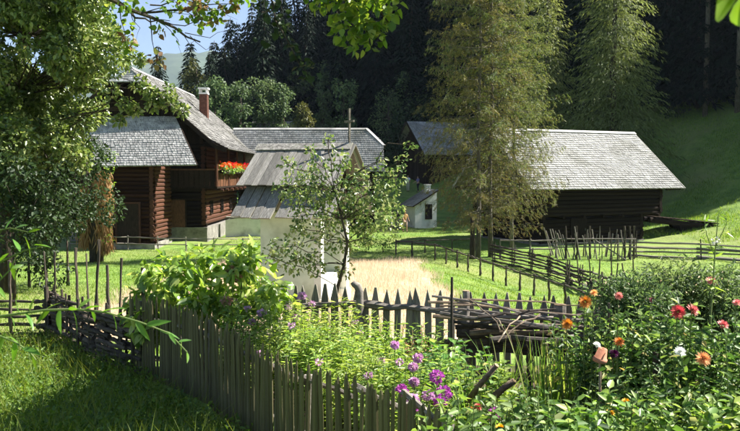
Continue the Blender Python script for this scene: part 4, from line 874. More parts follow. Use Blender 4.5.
# low bushes under it, leaves darkened to paint in its shade
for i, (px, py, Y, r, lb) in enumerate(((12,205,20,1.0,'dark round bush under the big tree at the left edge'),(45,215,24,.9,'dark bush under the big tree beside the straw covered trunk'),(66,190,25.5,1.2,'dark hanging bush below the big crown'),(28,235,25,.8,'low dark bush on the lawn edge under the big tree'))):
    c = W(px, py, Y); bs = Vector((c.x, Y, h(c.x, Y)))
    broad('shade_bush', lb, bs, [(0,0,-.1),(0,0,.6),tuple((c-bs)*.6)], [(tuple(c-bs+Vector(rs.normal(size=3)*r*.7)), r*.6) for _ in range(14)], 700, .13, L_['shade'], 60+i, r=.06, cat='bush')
# old trunk hung with dry creeper
g = G(97, 262); t = thing('dead_trunk', 'old dark trunk hung with dry orange brown creeper beside the lawn', 'tree', g)
hz = W(92, 165, g.y).z-g.z
b = MB(); b.tube([(0,0,-.2),(-.05,0,1.2),(-.25,0,2.4),(-.45,.1,hz*.9),(-.6,0,hz*1.2)], [.36,.30,.27,.2,.1], 9); b.build('trunk', M['bark'], t, True)
b = MB(); rs = np.random.RandomState(8)
for k in range(26):
    a = Vector((rs.uniform(-1.2,.3), rs.uniform(-.4,.4), rs.uniform(1.6, hz*1.15))); e = a+Vector((rs.normal()*.9, rs.normal()*.5, rs.uniform(-1.3,.8))); b.tube(bez(a, e, (0,0,-.25), 5, .06, rs), [.022,.018,.014,.01,.008,.005], 4, cap=False)
b.build('dead_branch', M['bark_grey'], t)
def strands(n, fx, z0, z1, w, L):
    P = np.stack([fx+rs.normal(size=n)*w, rs.normal(size=n)*.22-.15, rs.uniform(z0, z1, n)], 1); D = np.stack([rs.normal(size=n)*.18, rs.normal(size=n)*.15, -np.ones(n)], 1); return P, D, rdir(n, rs), L*(.6+.7*rs.rand(n))
P, D, Nn, LL = strands(2600, .42, .75, hz*.95, .16, .5); leaf_obj('dry_creeper', P, D, Nn, LL, .035, L_['drystraw'], t)
P, D, Nn, LL = strands(900, -.45, 1.0, hz*.8, .16, .5); leaf_obj('dry_creeper', P, D, Nn, LL, .03, L_['drystraw'], t)
crown('green_creeper', [((.55+rs.normal()*.25, -.2+rs.normal()*.2, z), .28) for z in np.linspace(1.2, hz*1.1, 12)], 330, .13, L_['hydr'], t, rs, .7)
# apple tree before the shrine
ay = 16.2; g = W(333, 300, ay); base = Vector((g.x, ay, h(g.x, ay)))
rs = np.random.RandomState(15); cl = []
for px, py, r in ((300,185,.34),(282,190,.22),(288,165,.2),(318,168,.3),(340,160,.22),(320,195,.36),(345,190,.32),(365,195,.34),(385,195,.32),(396,178,.22),(402,160,.16),(375,215,.34),(358,220,.3),(392,212,.28),(335,215,.3),(305,215,.26),(330,240,.26),(300,245,.34),(290,262,.28),(315,265,.26),(278,248,.2),(268,255,.14),(350,245,.26),(368,238,.2),(345,270,.2),(325,225,.25),(410,145,.12),(310,150,.14),(328,140,.12),(299,228,.2),(385,176,.2),(355,205,.32),(370,180,.25),(350,175,.22),(340,205,.3),(392,228,.2),(310,180,.25),(298,205,.25),(382,160,.12),(365,228,.24)):
    c = W(px, py, ay+rs.uniform(-.5, .7)); cl.append((tuple(c-base), r*1.05))
tk = [(0,0,-.2), (.02,0,.5), (.10,0,1.0), (.25,.02,1.5), (.32,0,2.0), (.2,0,2.5), (.05,0,3.1)]
broad('apple_tree', 'slender young apple tree growing in front of the shrine', base, tk, cl, 1250, .09, L_['apple'], 16, r=.05, aspect=.66, up=.35, bt=.17)
# trees at the foot of the forest
def small_tree(px, py_top, Y, hh, rad, mat, label, seed, name='broadleaf_tree', dens=120, size=.35, conical=False, zoff=0):
    rs = np.random.RandomState(seed); p = W(px, py_top, Y); base = Vector((p.x, Y, p.z-hh)); gz = h(p.x, Y); 
    zb = gz-base.z; cl = []
    for k in range(26):
        u = rs.rand(); z = hh*(.22+.78*u); rr = rad*((1-u)*.95+.08 if conical else math.sqrt(max(.06, 1-(2*u-.85)**2*.8))); a = rs.rand()*6.28; q = rr*math.sqrt(rs.rand())*.8
        cl.append(((math.cos(a)*q, math.sin(a)*q, z-rad*.22), rad*rs.uniform(.22, .4)))
    return broad(name, label, base, [(0,0,min(-.2, zb-.3)),(0,0,hh*.3),(.1,0,hh*.6),(0,0,hh*.85)], cl, dens, size, mat, seed, r=.16)
for i, a in enumerate(((214,78,90,7.5,2.6,L_['midl'],'round grey green tree behind the farmhouse chimney'),(240,82,88,7,2.4,L_['midl'],'round grey green tree right of the chimney'),(262,76,90,8,2.6,L_['midl'],'bushy grey green tree in front of the dark forest'),(283,84,90,7.5,2.4,L_['midl'],'bushy grey green tree left of the yellowish conical tree'),(196,58,95,9,2.3,L_['midy'],'slim yellow green tree behind the farmhouse ridge'),(302,103,84,4.6,1.9,L_['midy'],'yellowish conical bush above the farmhouse wing'),(343,74,92,9.5,2.0,L_['midl'],'upright pale green tree in front of the dark forest'),(322,82,93,8,1.9,L_['midl'],'pale green tree beside the upright one'),(388,88,90,9,3.0,L_['midl'],'loose twiggy tree left of the farther barn'),(360,92,96,8,2.2,L_['mid'],'loose shrubby tree behind the shrine cross'),(372,60,100,11,2.4,L_['mid'],'taller broadleaf tree at the dark forest edge'),(306,50,104,12,2.6,L_['mid'],'dim broadleaf tree among the spruces above the wing'),(398,112,87,7,2.0,L_['mid'],'dark shrub against the farther barn gable'),(330,56,98,11,2.6,L_['midl'],'rounded pale tree standing among the spruces above the cross'),(300,66,97,10,2.6,L_['midl'],'rounded dark tree above the yellowish conical bush'),(405,72,95,10,2.4,L_['midl'],'dim rounded tree above the farther barn roof'),(270,58,100,10,2.5,L_['midl'],'rounded dark tree under the slim tall spruces'),(352,34,103,13,2.8,L_['midl'],'tall dim broadleaf tree below the hanging maple leaves'),(425,92,94,9,2.2,L_['midl'],'dim shrubby tree just behind the farther barn ridge'))):
    small_tree(*a[:6], a[6], 90+i, conical=(i == 5), size=.32 if i not in (8, 9) else .24, dens=150 if i not in (8, 9) else 60)
rs = np.random.RandomState(77)
for i, px in enumerate(np.linspace(640, 735, 9)):
    y = 73+rs.uniform(-2, 2); x = (px-370)/740*y; z = h(x, y)
    broad('edge_shrub', 'low pale shrub at the forest edge above the right slope', Vector((x, y, z)), [(0,0,-.2),(0,0,.6)], [((rs.normal()*.6, rs.normal()*.5, .5+.5*rs.rand()), .55) for _ in range(5)], 60, .25, L_['mid'], 130+i, r=.04, cat='shrub', group='low shrubs at the forest edge')
# clipped dark hedge clump by the path
g = G(374, 253); rs = np.random.RandomState(9)
for i, (px, w_, lb) in enumerate(((366,.75,'left'),(383,.7,'right'))):
    g = G(px, 252.5); broad('box_shrub', 'low dense dark green shrub by the stubble field edge, the %s one of two' % lb, g, [(0,0,-.1),(0,0,.4)], [((rs.normal()*.3, rs.normal()*.25, .35+.5*rs.rand()), .36) for _ in range(9)], 300, .1, L_['herb'], 160+i, r=.04, cat='shrub')
# overhanging maple: trunk stands left of the frame, limbs reach over the view
mt = Vector((-8.2, 9.6, h(-8.2, 9.6))); t = thing('maple_tree', 'maple whose bare limbs and leafy twigs hang in from the top', 'tree', mt)
rs = np.random.RandomState(19)
b = MB(); b.tube([(0,0,-.3),(.1,0,2.5),(.2,0,4.6),(.5,.1,6.6),(.8,.2,8.2)], [.26,.22,.2,.17,.12], 8); b.build('trunk', M['bark'], t, True)
def P_(px, py, Y): return W(px, py, Y)-mt
limbs = [([Vector((.3,0,5.3)), P_(60,-25,10), P_(108,-2,10), P_(125,8,10), P_(150,17,9.9), P_(175,28,9.9), P_(200,42,9.8)], .055),
         ([P_(125,8,10), P_(135,18,10), P_(150,22,10), P_(170,21,10)], .022), ([P_(140,13,10), P_(175,10,9.9), P_(205,5,9.8), P_(232,4,9.8)], .018),
         ([P_(108,-2,10), P_(160,-8,10), P_(195,3,10), P_(222,16,9.9), P_(215,28,9.9)], .014), ([P_(150,17,9.9), P_(152,40,9.9), P_(156,58,9.9)], .010), ([P_(165,22,9.9), P_(185,26,9.9), P_(205,24,9.9), P_(222,20,9.9)], .009),
         ([P_(175,28,9.9), P_(190,45,9.9), P_(195,38,9.9)], .007), ([P_(120,4,10), P_(124,30,10), P_(128,45,10)], .008), ([P_(185,33,9.9), P_(210,38,9.8), P_(228,30,9.8)], .007), ([P_(150,5,10), P_(170,2,10), P_(190,-4,10)], .012), ([P_(130,9,10), P_(140,28,10), P_(136,40,10)], .006), ([P_(160,21,9.9), P_(178,40,9.9), P_(182,56,9.9)], .006), ([P_(190,36,9.9), P_(206,50,9.9), P_(220,44,9.9)], .006), ([P_(205,5,9.8), P_(222,10,9.8), P_(238,20,9.8)], .006), ([P_(180,10,9.9), P_(196,18,9.9), P_(212,17,9.9)], .007), ([P_(140,14,10), P_(160,8,10), P_(184,14,10), P_(205,12,10)], .008),
         ([Vector((.7,.1,7.6)), P_(150,-70,10.5), P_(260,-55,10.5), P_(330,-30,10.5), P_(372,0,10.3), P_(388,22,10.2)], .05), ([P_(260,-55,10.5), P_(268,-10,10.4), P_(275,20,10.4), P_(290,45,10.3), P_(300,66,10.3), P_(312,76,10.2)], .018),
         ([P_(330,-30,10.5), P_(335,0,10.4), P_(345,22,10.3), P_(360,42,10.3)], .016), ([P_(345,-20,10.5), P_(360,5,10.4), P_(376,30,10.3)], .014), ([P_(300,-45,10.5), P_(315,-5,10.4), P_(330,14,10.4)], .014), ([P_(275,10,10.4), P_(262,12,10.4), P_(258,22,10.4)], .008)]
b = MB()
for pth, r in limbs:
    q = [pth[0]]
    for a, c in zip(pth[:-1], pth[1:]): q += [(a+c)/2+Vector(rs.normal(size=3)*.02), c]
    b.tube(q, [r*(1-.8*i/(len(q)-1)) for i in range(len(q))], 6, cap=False)
b.tube([P_(330,-30,10.5), P_(372,-75,11), P_(460,-95,11.6), P_(560,-95,12.2)], [.04,.034,.026,.012], 6, cap=False); b.tube([P_(460,-95,11.6), P_(520,-85,11.2), P_(570,-90,11)], [.022,.016,.008], 5, cap=False)  # limb run on out of view to carry the added leaf mass
b.build('limb', M['bark'], t)
crown('unseen_shade_crown', [((2.8+1.6*rs.rand()-mt.x, 10.0+3.4*rs.rand()-mt.y, 8.7+.9*rs.rand()-mt.z), .45) for _ in range(60)], 600, .16, L_['maple'], t, rs, .8, .9)  # leaf mass added out of view, placed to shade the lower left ground
cl = [(P_(*q), r) for q, r in (((335,8,10.4),.2),((352,14,10.3),.22),((368,8,10.3),.24),((382,14,10.2),.18),((345,32,10.3),.18),((362,38,10.3),.2),((376,34,10.2),.18),((355,-8,10.4),.3),((388,2,10.2),.16),((372,24,10.3),.2),((318,2,10.4),.14),((330,-6,10.4),.18))]
crown('crown', [(tuple(c), r*1.15) for c, r in cl], 700, .125, L_['maple'], t, rs, .85, .6)
cl = [(P_(*q), r) for q, r in (((272,15,10.4),.12),((280,28,10.4),.14),((264,8,10.4),.12),((290,44,10.3),.12),((298,62,10.3),.14),((310,72,10.2),.13),((262,40,10.3),.08),((268,-4,10.4),.15),((285,20,10.4),.1))]
crown('shaded_leaves', [(tuple(c), r) for c, r in cl], 900, .10, L_['mid'], t, rs, .85, .6)  # shade on this cluster is painted by the darker leaf colour
cl = [(P_(*q), r) for q, r in (((196,6,9.9),.12),((212,16,9.9),.08),((204,20,9.9),.06),((222,16,9.9),.06),((226,6,9.8),.08),((186,4,10),.1),((160,30,9.9),.07),((156,58,9.9),.09),((163,62,9.9),.07),((128,40,10),.1),((200,2,9.9),.1),((236,2,9.8),.1))]
crown('turning_leaves', [(tuple(c), r) for c, r in cl], 1500, .085, L_['autumn'], t, rs, .8, .4)
crown('green_leaves', [(tuple(P_(*q)), r) for q, r in (((118,2,10),.22),((135,6,10),.14),((172,4,9.9),.16),((188,8,9.9),.16),((203,8,9.8),.14),((218,6,9.8),.12),((232,2,9.8),.12),((160,24,9.9),.09),((176,34,9.9),.07),((196,26,9.9),.09),((214,22,9.9),.09),((125,26,10),.12),((128,44,10),.12),((240,-6,9.8),.16))], 1100, .085, L_['maple'], t, rs, .8, .5)
# ------------------------------------------------------------------ garden plants
def leaf8(L=1, w=.3, bend=.15):
    "one modelled leaf along +X: midrib fold, pointed tip, slight bend"
    b = MB(); n = 5; vs = []; fs = []
    for i in range(n+1):
        t = i/n; ww = w*math.sin(math.pi*min(1, t**.8*.97+.02))*.5; z = -bend*t*t
        vs += [(t*L, -ww, z+ww*.25), (t*L, 0, z), (t*L, ww, z+ww*.25)]
    for i in range(n):
        k = i*3; fs += [(k, k+1, k+4, k+3), (k+1, k+2, k+5, k+4)]
    b.add(vs, fs); return b
def stems_leaves(t, spots, rs, hgt, nl, L, w, mat, smat, spread=.15, upang=.35, stem_r=.006, pairs=True, bare=.12, droop=.25, rnd=.2):
    "upright herb: stems with leaves along them; returns stem tips (local)"
    b = MB(); Ps = []; Ds = []; Ns = []; Ls = []; tips = []
    for (x, y, z0) in spots:
        hh = hgt*(.8+.4*rs.rand()); lean = rs.normal(size=2)*spread; p0 = np.array((x, y, z0)); tip = p0+np.array((lean[0]*hh, lean[1]*hh, hh)); mid = (p0+tip)/2+np.append(-lean*.12, 0)
        b.tube([Vector(p0-np.array((0,0,.05))), Vector(mid), Vector(tip)], [stem_r*1.3, stem_r, stem_r*.5], 4, cap=False); tips.append(tip)
        n = max(3, int(nl*(.8+.4*rs.rand()))); u = bare+(1-bare)*(np.arange(n)+rs.rand(n)*.5)/n; a = np.arange(n)*2.4+rs.rand()*6
        P = np.where(u[:, None] < .5, p0+(mid-p0)*(u*2)[:, None], mid+(tip-mid)*(u*2-1)[:, None])
        D = np.stack([np.cos(a), np.sin(a), upang+rs.normal(size=n)*(.15+rnd*.6)], 1); Ps.append(P); Ds.append(D); Ns.append(np.stack([-np.cos(a)*.4, -np.sin(a)*.4, np.ones(n)], 1)+rs.normal(size=(n, 3))*rnd); Ls.append(L*(.7+.5*rs.rand(n))*(1-.35*np.abs(u-.45)))
    b.build('stem', smat, t); P = np.concatenate(Ps); LL = np.concatenate(Ls)
    leaf_obj('foliage', P, np.concatenate(Ds), np.concatenate(Ns), LL, LL*w, mat, t, droop); return tips
STEM = pm('plant_stem', [(.07,.12,.03),(.12,.17,.05),(.18,.2,.08)], 6, .7, .1)
rs = np.random.RandomState(101)
# hydrangea-like shrub with large light leaves
base = Vector((-2.75, 12.75, h(-2.75, 12.75))); t = thing('hydrangea_shrub', 'big shrub with broad yellow green leaves leaning over the picket fence', 'shrub', base)
outline = [(150,275),(165,262),(160,290),(178,266),(195,262),(190,285),(205,272),(215,262),(225,285),(222,300),(240,280),(246,262),(247,252),(258,275),(262,295),(272,288),(280,300),(176,300),(205,298),(150,300),(140,305),(158,315),(145,325),(240,305),(258,312),(225,318),(195,308),(210,312),(165,322),(236,268),(268,305),(180,315),(172,280),(138,318),(150,335),(160,330)]
b = MB(); cl = []
for px, py in outline:
    c = W(px, py, 12.6+rs.uniform(-.5, .55)); l = c-base; cl.append((tuple(l), rs.uniform(.17, .26))); b.tube(bez((l.x*.5, l.y*.4, 0), l, (0, 0, .1), 4, .02, rs), [.014,.012,.009,.007,.004], 4, cap=False)
b.build('stem', M['bark_grey'], t)
crown('foliage', cl, 1050, .19, L_['hydr'], t, rs, .58, .75, .25)
for px, py in ((231,270),(236,277),(227,301)):
    c = W(px, py, 12.15)-base; P, A = clump_pts(c, (.09,.09,.06), 60, rs); leaf_obj('faded_bloom', P, A, rdir(60, rs, .5), .05, .05, PET['dry'], t)
# phlox clumps filling the bed behind the pickets
ph = []
spots = [(-1.95,11.75,'behind the far pickets beside the hydrangea'),(-1.4,11.05,'second from the hydrangea'),(-1.35,11.9,'before the shrine end of the palings'),(-.75,10.6,'middle of the bed'),(-.65,12.0,'below the bent fence post'),(-.7,9.85,'behind the middle pickets'),(-.2,9.8,'right of the bed middle'),(-.1,9.1,'behind the nearer pickets'),(.1,11.2,'below the right part of the pole rail'),(.35,9.0,'left of the magenta phlox'),(.3,8.55,'close behind the nearest pickets'),(-1.1,10.4,'left behind the middle pickets')]
for i, (x, y, w_) in enumerate(spots):
    z = h(x, y); t = thing('phlox_plant', 'light green phlox clump with pale mauve flowers, '+w_, 'phlox', (x, y, z), 0, 'phlox clumps in the garden bed')
    hh = {0:1.15,1:1.15,2:1.1,3:1.0,4:1.15,5:1.05,6:.95,7:1.0,8:1.0,9:.85,10:.95,11:1.1}[i]
    sp_ = [(max(-.4, min(.55, rs.normal()*.33)), max(-.4, min(.55, rs.normal()*.3)), 0) for _ in range(32)]
    tips = stems_leaves(t, sp_, rs, hh, 30, .14, .26, L_['phlox'], STEM, .16, .3)
    for tp in tips[:1]:
        P, A = clump_pts(tp, (.04,.04,.03), 26, rs); leaf_obj('flower_head', P, A, rdir(26, rs, .7), .035, .035, PET['mauve'], t)
# magenta phlox
t = thing('phlox_plant', 'bright magenta phlox in flower at the end of the picket fence', 'phlox', (.5, 8.0, h(.5, 8.0))); o0 = t.location.copy()
b = MB(); 
for px, py, r, Y, col in ((437,377,.075,8.0,'magenta'),(444,393,.085,7.9,'magenta'),(440,402,.06,7.8,'magenta'),(402,390,.05,7.6,'magenta'),(428,395,.05,7.8,'mauve'),(413,400,.06,7.3,'mauve'),(414,407,.05,7.2,'magenta'),(418,358,.04,8.4,'mauve'),(413,367,.035,8.3,'mauve'),(395,345,.035,8.8,'mauve'),(494,414,.05,6.6,'magenta'),(414,382,.04,7.9,'mauve')):
    c = W(px, py, Y)-o0; n = 75; P, A = clump_pts(c, (r*.85,r*.85,r*.7), n, rs); leaf_obj('flower_head', P, A, rdir(n, rs, .6), .04, .04, PET[col], t); b.tube([Vector((c.x*.8, c.y*.9, -.05)), Vector((c.x, c.y, c.z*.6)), c], [.008,.006,.004], 4, cap=False)
b.build('stem', STEM, t)
for k in range(1):
    sp_ = [(rs.normal()*.25, rs.normal()*.25, 0) for _ in range(20)]; stems_leaves(t, sp_, rs, .8, 22, .12, .3, L_['phlox'], STEM, .2, .3)
# purple-mauve flowers beside the hydrangea
t = thing('phlox_plant', 'pale purple phlox flowering beside the hydrangea and rail end', 'phlox', (-1.5, 12.6, h(-1.5, 12.6))); o0 = t.location.copy(); b = MB()
for px, py, r in ((262,313,.05),(252,322,.035),(302,296,.045),(296,317,.03)):
    c = W(px, py, 11.7)-o0; P, A = clump_pts(c, (r,r,r*.7), 60, rs); leaf_obj('flower_head', P, A, rdir(60, rs, .6), .05, .05, PET['mauve'], t); b.tube([Vector((c.x, c.y, -.05)), c], [.008,.004], 4, cap=False)
b.build('stem', STEM, t); stems_leaves(t, [(rs.normal()*.35, -.1+rs.normal()*.2, 0) for _ in range(18)], rs, 1.0, 22, .13, .28, L_['phlox'], STEM, .15, .3)
# broad leafy vegetables and rank growth mid-bed
for i, (x, y, hh, mat, lb, n, L, w_) in enumerate(((1.0,10.2,.85,'hydr','yellow green leafy clump below the dark thin stake',26,.17,.55),(1.45,9.3,.75,'phlox','pale leafy clump behind the sawn branch stubs',26,.15,.5),(.75,9.2,.8,'dahlia','dark leafy clump left of the sawn branch stubs',22,.15,.5),(.95,11.6,.9,'phlox','light green weedy clump in front of the pole pile left end',22,.13,.35),(2.2,8.6,.3,'dahlia','low leafy clump before the sword leaved plants',24,.14,.5),(1.7,8.0,.32,'potato','bright leafy clump right of the short thick stub',26,.13,.5))):
    t = thing('leafy_plant', lb, 'plant', (x, y, h(x, y))); stems_leaves(t, [(rs.normal()*.26, rs.normal()*.25, 0) for _ in range(n)], rs, hh, 20, L, w_, L_[mat], STEM, .25, .35)
t = thing('dry_plant', 'withered brown seed stalks in the bed left of the stubs', 'plant', (.68, 10.2, h(.68, 10.2))); stems_leaves(t, [(rs.normal()*.1, rs.normal()*.1, 0) for _ in range(9)], rs, 1.05, 30, .07, .4, L_['drystraw'], M['rail_dk'], .08, .5)
# grass-like long blades arching by the pole pile
def blades(name, label, cat, loc, n, hh, w, mat, rs, spread=.2, arch=.5, group=None, rad=.2):
    t = thing(name, label, cat, loc, 0, group); V = []; F = []; k = 6
    for i in range(n):
        a = rs.rand()*6.28; r0 = rad*math.sqrt(rs.rand()); H0 = hh*(.65+.45*rs.rand()); ar = arch*rs.rand()*H0; sd = np.array((-math.sin(a), math.cos(a), 0)); d = np.array((math.cos(a), math.sin(a), 0)); o = np.array((math.cos(a)*r0, math.sin(a)*r0, -.03)); f0 = len(V); ln = rs.normal()*spread
        for j in range(k):
            u = j/(k-1); c = o+d*(ar*u**2.2+ln*H0*u*.5)+np.array((0, 0, H0*(u-.28*arch*u**3*ar/H0))); ww = w*(1-u**2.5)*(.6+.4*min(1, u*4))+.0005; V += [c-sd*ww, c+sd*ww]
        F += [(f0+2*j, f0+2*j+1, f0+2*j+3, f0+2*j+2) for j in range(k-1)]
    me = mesh_np('blade_tuft', np.array(V), np.array(F)); me.materials.append(mat); link('blade_tuft', me, t); return t
for i, (px, py, Y, n, hh, lb) in enumerate(((541,386,8.3,40,.75,'tallest sword leaved clump by the pole pile'),(556,390,8.1,46,.6,'middle sword leaved clump by the pole pile'),(570,392,8.0,36,.5,'right sword leaved clump by the pole pile'),(548,396,7.8,26,.4,'low sword leaved clump in front of the others'))):
    p = W(px, py, Y); blades('iris_plant', lb, 'plant', (p.x, Y, h(p.x, Y)), n, hh+(p.z-h(p.x, Y))*.9, .013, L_['sword'], rs, .12, .25, 'sword leaved clumps by the pole pile', .16)
for i, (px, Y, lb) in enumerate(((505,9.9,'arching grass tuft under the crossed twigs'),(395,12.6,'grass tuft in front of the palings below the rail'),(425,11.8,'grass tuft left of the thin dark stake'),(470,8.8,'arching grass tuft beside the left stub'))):
    x = (px-370)/740*Y; blades('grass_tuft', lb, 'grass', (x, Y, h(x, Y)), 40, 1.05, .007, L_['sword'], rs, .25, .8)
# dahlias
def dahlia_head(seed, pet=70):
    rs = np.random.RandomState(seed); i = np.arange(pet); u = (i+.5)/pet; a = i*2.39996; el = np.interp(u, [0, .5, 1], [1.35, .65, -.25])+rs.normal(size=pet)*.08
    D = np.stack([np.cos(a)*np.cos(el), np.sin(a)*np.cos(el), np.sin(el)], 1); P = D*.18; Nn = np.stack([-np.cos(a)*np.sin(el), -np.sin(a)*np.sin(el), np.cos(el)], 1)
    V, F = leaf_arrays(P, D, Nn, .55+.35*u, .34, -.12); return V, F
DH = {}
for c in ('red','pinkred','orange','peach','white','purple','pink'):
    V, F = dahlia_head(hash(c) % 100 if False else len(c)); me = mesh_np('bloom', V, F); me.materials.append(PET[c]); DH[c] = me
plants = [  # x, y, label, blooms (px, py, colour, radius)
 ((593,7.9),'orange dahlia plant beside the end of the pole pile',[(585,302,'orange',.085),(594,293,'peach',.05),(567,324,'orange',.075)]),
 ((622,7.6),'leafy dahlia with small orange and dark purple blooms left of centre bed',[(614,354,'purple',.065),(619,342,'orange',.065),(619,296,'pink',.05)]),
 ((676,7.2),'tall dahlia with two large red blooms side by side',[(678,312,'red',.085),(692.5,310,'pinkred',.075)]),
 ((690,6.8),'dahlia with one white and one peach bloom',[(680,352,'white',.062),(703,359,'peach',.082)]),
 ((722,7.3),'dahlia with pink red blooms near the right edge',[(723,325,'pinkred',.065),(737,303,'pink',.05)]),
 ((648,7.5),'leafy dahlia without open blooms in the middle of the right bed',[]),
 ((738,6.7),'leafy dahlia plant cut by the right edge',[]),
 ((652,6.5),'low leafy dahlia below the white bloom',[])]
for (px, Y), lb, blooms in plants:
    x = (px-370)/740*Y; z = h(x, Y); t = thing('dahlia_plant', lb, 'dahlia', (x, Y, z), 0, 'dahlias in the right bed'); o0 = Vector((x, Y, z))
    hh = (W(px, 318 if px != 652 else 372, Y).z-z)
    stems_leaves(t, [(rs.normal()*.2, rs.normal()*.18, 0) for _ in range(22)], rs, hh*.93, 40, .105, .46, L_['dahlia'], STEM, .17, .2, rnd=.55)
    for bx_, by_, c, r in blooms:
        p = W(bx_, by_, Y-.42)-o0; o = link('bloom', DH[c], t); o.location = p; o.scale = (r*.88,)*3; o.rotation_euler = (R(55)+rs.normal()*.25, rs.normal()*.25, rs.normal()*.4)
        b = MB(); b.tube([Vector((p.x*.5, p.y*.5, .1)), Vector((p.x*.95, p.y+.05, p.z*.6)), p+Vector((0,.02,-.01))], [.008,.006,.005], 5, cap=False); b.build('flower_stem', STEM, t)
# upturned pot on a stake
p = W(600, 353, 7.0); t = thing('pot_on_stake', 'upturned terracotta pot on a thin stake among the dahlias', 'flower pot', (p.x, p.y, h(p.x, p.y)), R(10)); zz = p.z-h(p.x, p.y)
b = MB(); b.tube([(0,0,-.1),(.01,0,zz*.5),(0,0,zz-.02)], .012, 6); b.build('stake', M['pole'], t)
b = MB(); rr = [(.055,.0),(.053,-.028),(.047,-.03),(.036,.09),(.012,.09)]; n = 14; vs = []
for r_, z_ in ((.050,-.012),(.058,-.012),(.058,.02),(.050,.022),(.036,.105),(.012,.105),(.012,.098),(.032,.095)): vs += [(r_*math.cos(6.2832*j/n), r_*math.sin(6.2832*j/n), z_) for j in range(n)]
b.add(vs, [(i*n+j, i*n+(j+1) % n, (i+1)*n+(j+1) % n, (i+1)*n+j) for i in range(7) for j in range(n)]); o = b.build('pot', M['terracotta'], t, True); o.location = (0,0,zz-.07); o.rotation_euler = (R(8),R(10),0); o.scale = (1.15,1.15,1.15)
# fine-leaved flowering mounds behind the dahlias
for i, (px, py, Y, rx, rzz, lb) in enumerate(((628,296,10.8,.62,.55,'left fine leaved bush with few pink flowers behind the dahlias'),(672,288,11.3,.75,.65,'middle fine leaved bush behind the red dahlias'),(720,288,11.0,.75,.62,'right fine leaved bush with pink flowers behind the dahlias'),(760,300,10.6,.6,.6,'fine leaved bush cut by the right edge'))):
    c = W(px, py, Y); z = h(c.x, Y); base = Vector((c.x, Y, z)); top = c.z-z
    t = thing('rose_bush', lb, 'bush', base, 0, 'fine leaved bushes behind the dahlias'); b = MB()
    for k in range(22):
        a = rs.rand()*6.28; q = rx*math.sqrt(rs.rand())*.9; b.tube(bez((q*.2*math.cos(a), q*.2*math.sin(a), -.05), (q*math.cos(a), q*math.sin(a), top+.25*rs.rand()), (0,0,.05), 3, .02, rs), [.008,.006,.005,.003], 4, cap=False)
    b.build('stem', STEM, t)
    cl = [((rs.normal()*rx*.5, rs.normal()*.35, top-rzz*.1+rs.uniform(-.9, .30)*rzz*1.2), rs.uniform(.2,.36)) for _ in range(44)]
    crown('foliage', cl, 2100, .07, L_['rose'], t, rs, .4, .4)
    n = 90; P = np.stack([rs.normal(size=n)*rx*.55, rs.normal(size=n)*.4, top+rs.uniform(-.3, .42, n)*rzz], 1); leaf_obj('seed_head', P, rdir(n, rs, .8), rdir(n, rs), .05, .02, L_['straw'], t, kind='stuff')
for i, (px, py, Y, lb) in enumerate(((711,281,10.4,'salmon pink bloom on top of the right fine leaved bush'),(652,300,10.2,'small pink bloom on the middle fine leaved bush'),)):
    p = W(px, py, Y); t = thing('garden_flower', lb, 'flower', (p.x, Y, h(p.x, Y))); o = link('bloom', DH['pink'], t); o.location = (0,0,p.z-t.location.z); o.scale = (.075,)*3 if i == 0 else (.05,)*3; o.rotation_euler = (R(50),0,0); b = MB(); b.tube([(0,.02,-.05),(0,.02,p.z-t.location.z)], .006, 5); b.build('stem', STEM, t)
# tall weed standing above the bushes
Y = 8.6; p = W(714, 285, Y); z = h(p.x, Y); t = thing('tall_weed', 'tall slender weed with pale leaves rising against the meadow', 'plant', (p.x, Y, z)); top = W(716, 214, Y).z-z; zb = W(714, 275, Y).z-z
b = MB(); b.tube([(0,0,-.05),(-.03,0,top*.5),(.0,0,top*.8),(.03,0,top)], [.012,.01,.008,.004], 6); b.tube([(0,0,top*.8),(-.1,0,top*.9),(-.13,0,top*.975)], [.006,.005,.003], 5); b.tube([(.0,0,top*.84),(.09,0,top*.92),(.13,0,top*.96)], [.005,.004,.003], 5); b.build('stem', STEM, t)
n = 46; zz = rs.uniform(zb*.85, top, n); a = rs.rand(n)*6.28; off = np.where(zz > top*.88, rs.choice((-.12, 0, .12), n), 0)
leaf_obj('foliage', np.stack([off, 0*off, zz], 1), np.stack([np.cos(a), np.sin(a), .25+rs.normal(size=n)*.4], 1), rdir(n, rs, 1.4), .09+.05*rs.rand(n), .032, L_['hydr'], t)
P, A = clump_pts((.0,-.02,W(716,241,Y).z-z), (.03,.03,.03), 24, rs); leaf_obj('white_flower', P, A, rdir(24, rs, .5), .035, .03, PET['white'], t)
# low leafy crop along the bottom edge
k = 0
for i, px in enumerate(range(452, 800, 29)):
    for j, Y in enumerate((5.6, 6.3)):
        pxx = px+(14 if j else 0)+rs.normal()*4; x = (pxx-370)/740*Y; z = h(x, Y); ty = np.interp(pxx, [450, 520, 600, 660, 740], [408, 398, 404, 399, 402])+(8 if j == 0 else 0)
        hh = W(pxx, ty, Y).z-z
        t = thing('potato_plant', 'low bright leafy crop plant along the bottom edge of the bed', 'plant', (x, Y, z), 0, 'leafy crop plants along the bottom edge')
        stems_leaves(t, [(rs.normal()*.15, rs.normal()*.16, 0) for _ in range(15)], rs, max(.3, hh)*(.8+.25*rs.rand()), 15, .075+.075*rs.rand(), .42+.3*rs.rand(), L_['potato' if (i+j) % 3 else rc(('phlox','dahlia','hydr'))], STEM, .16, .25, bare=.3, rnd=.45); k += 1
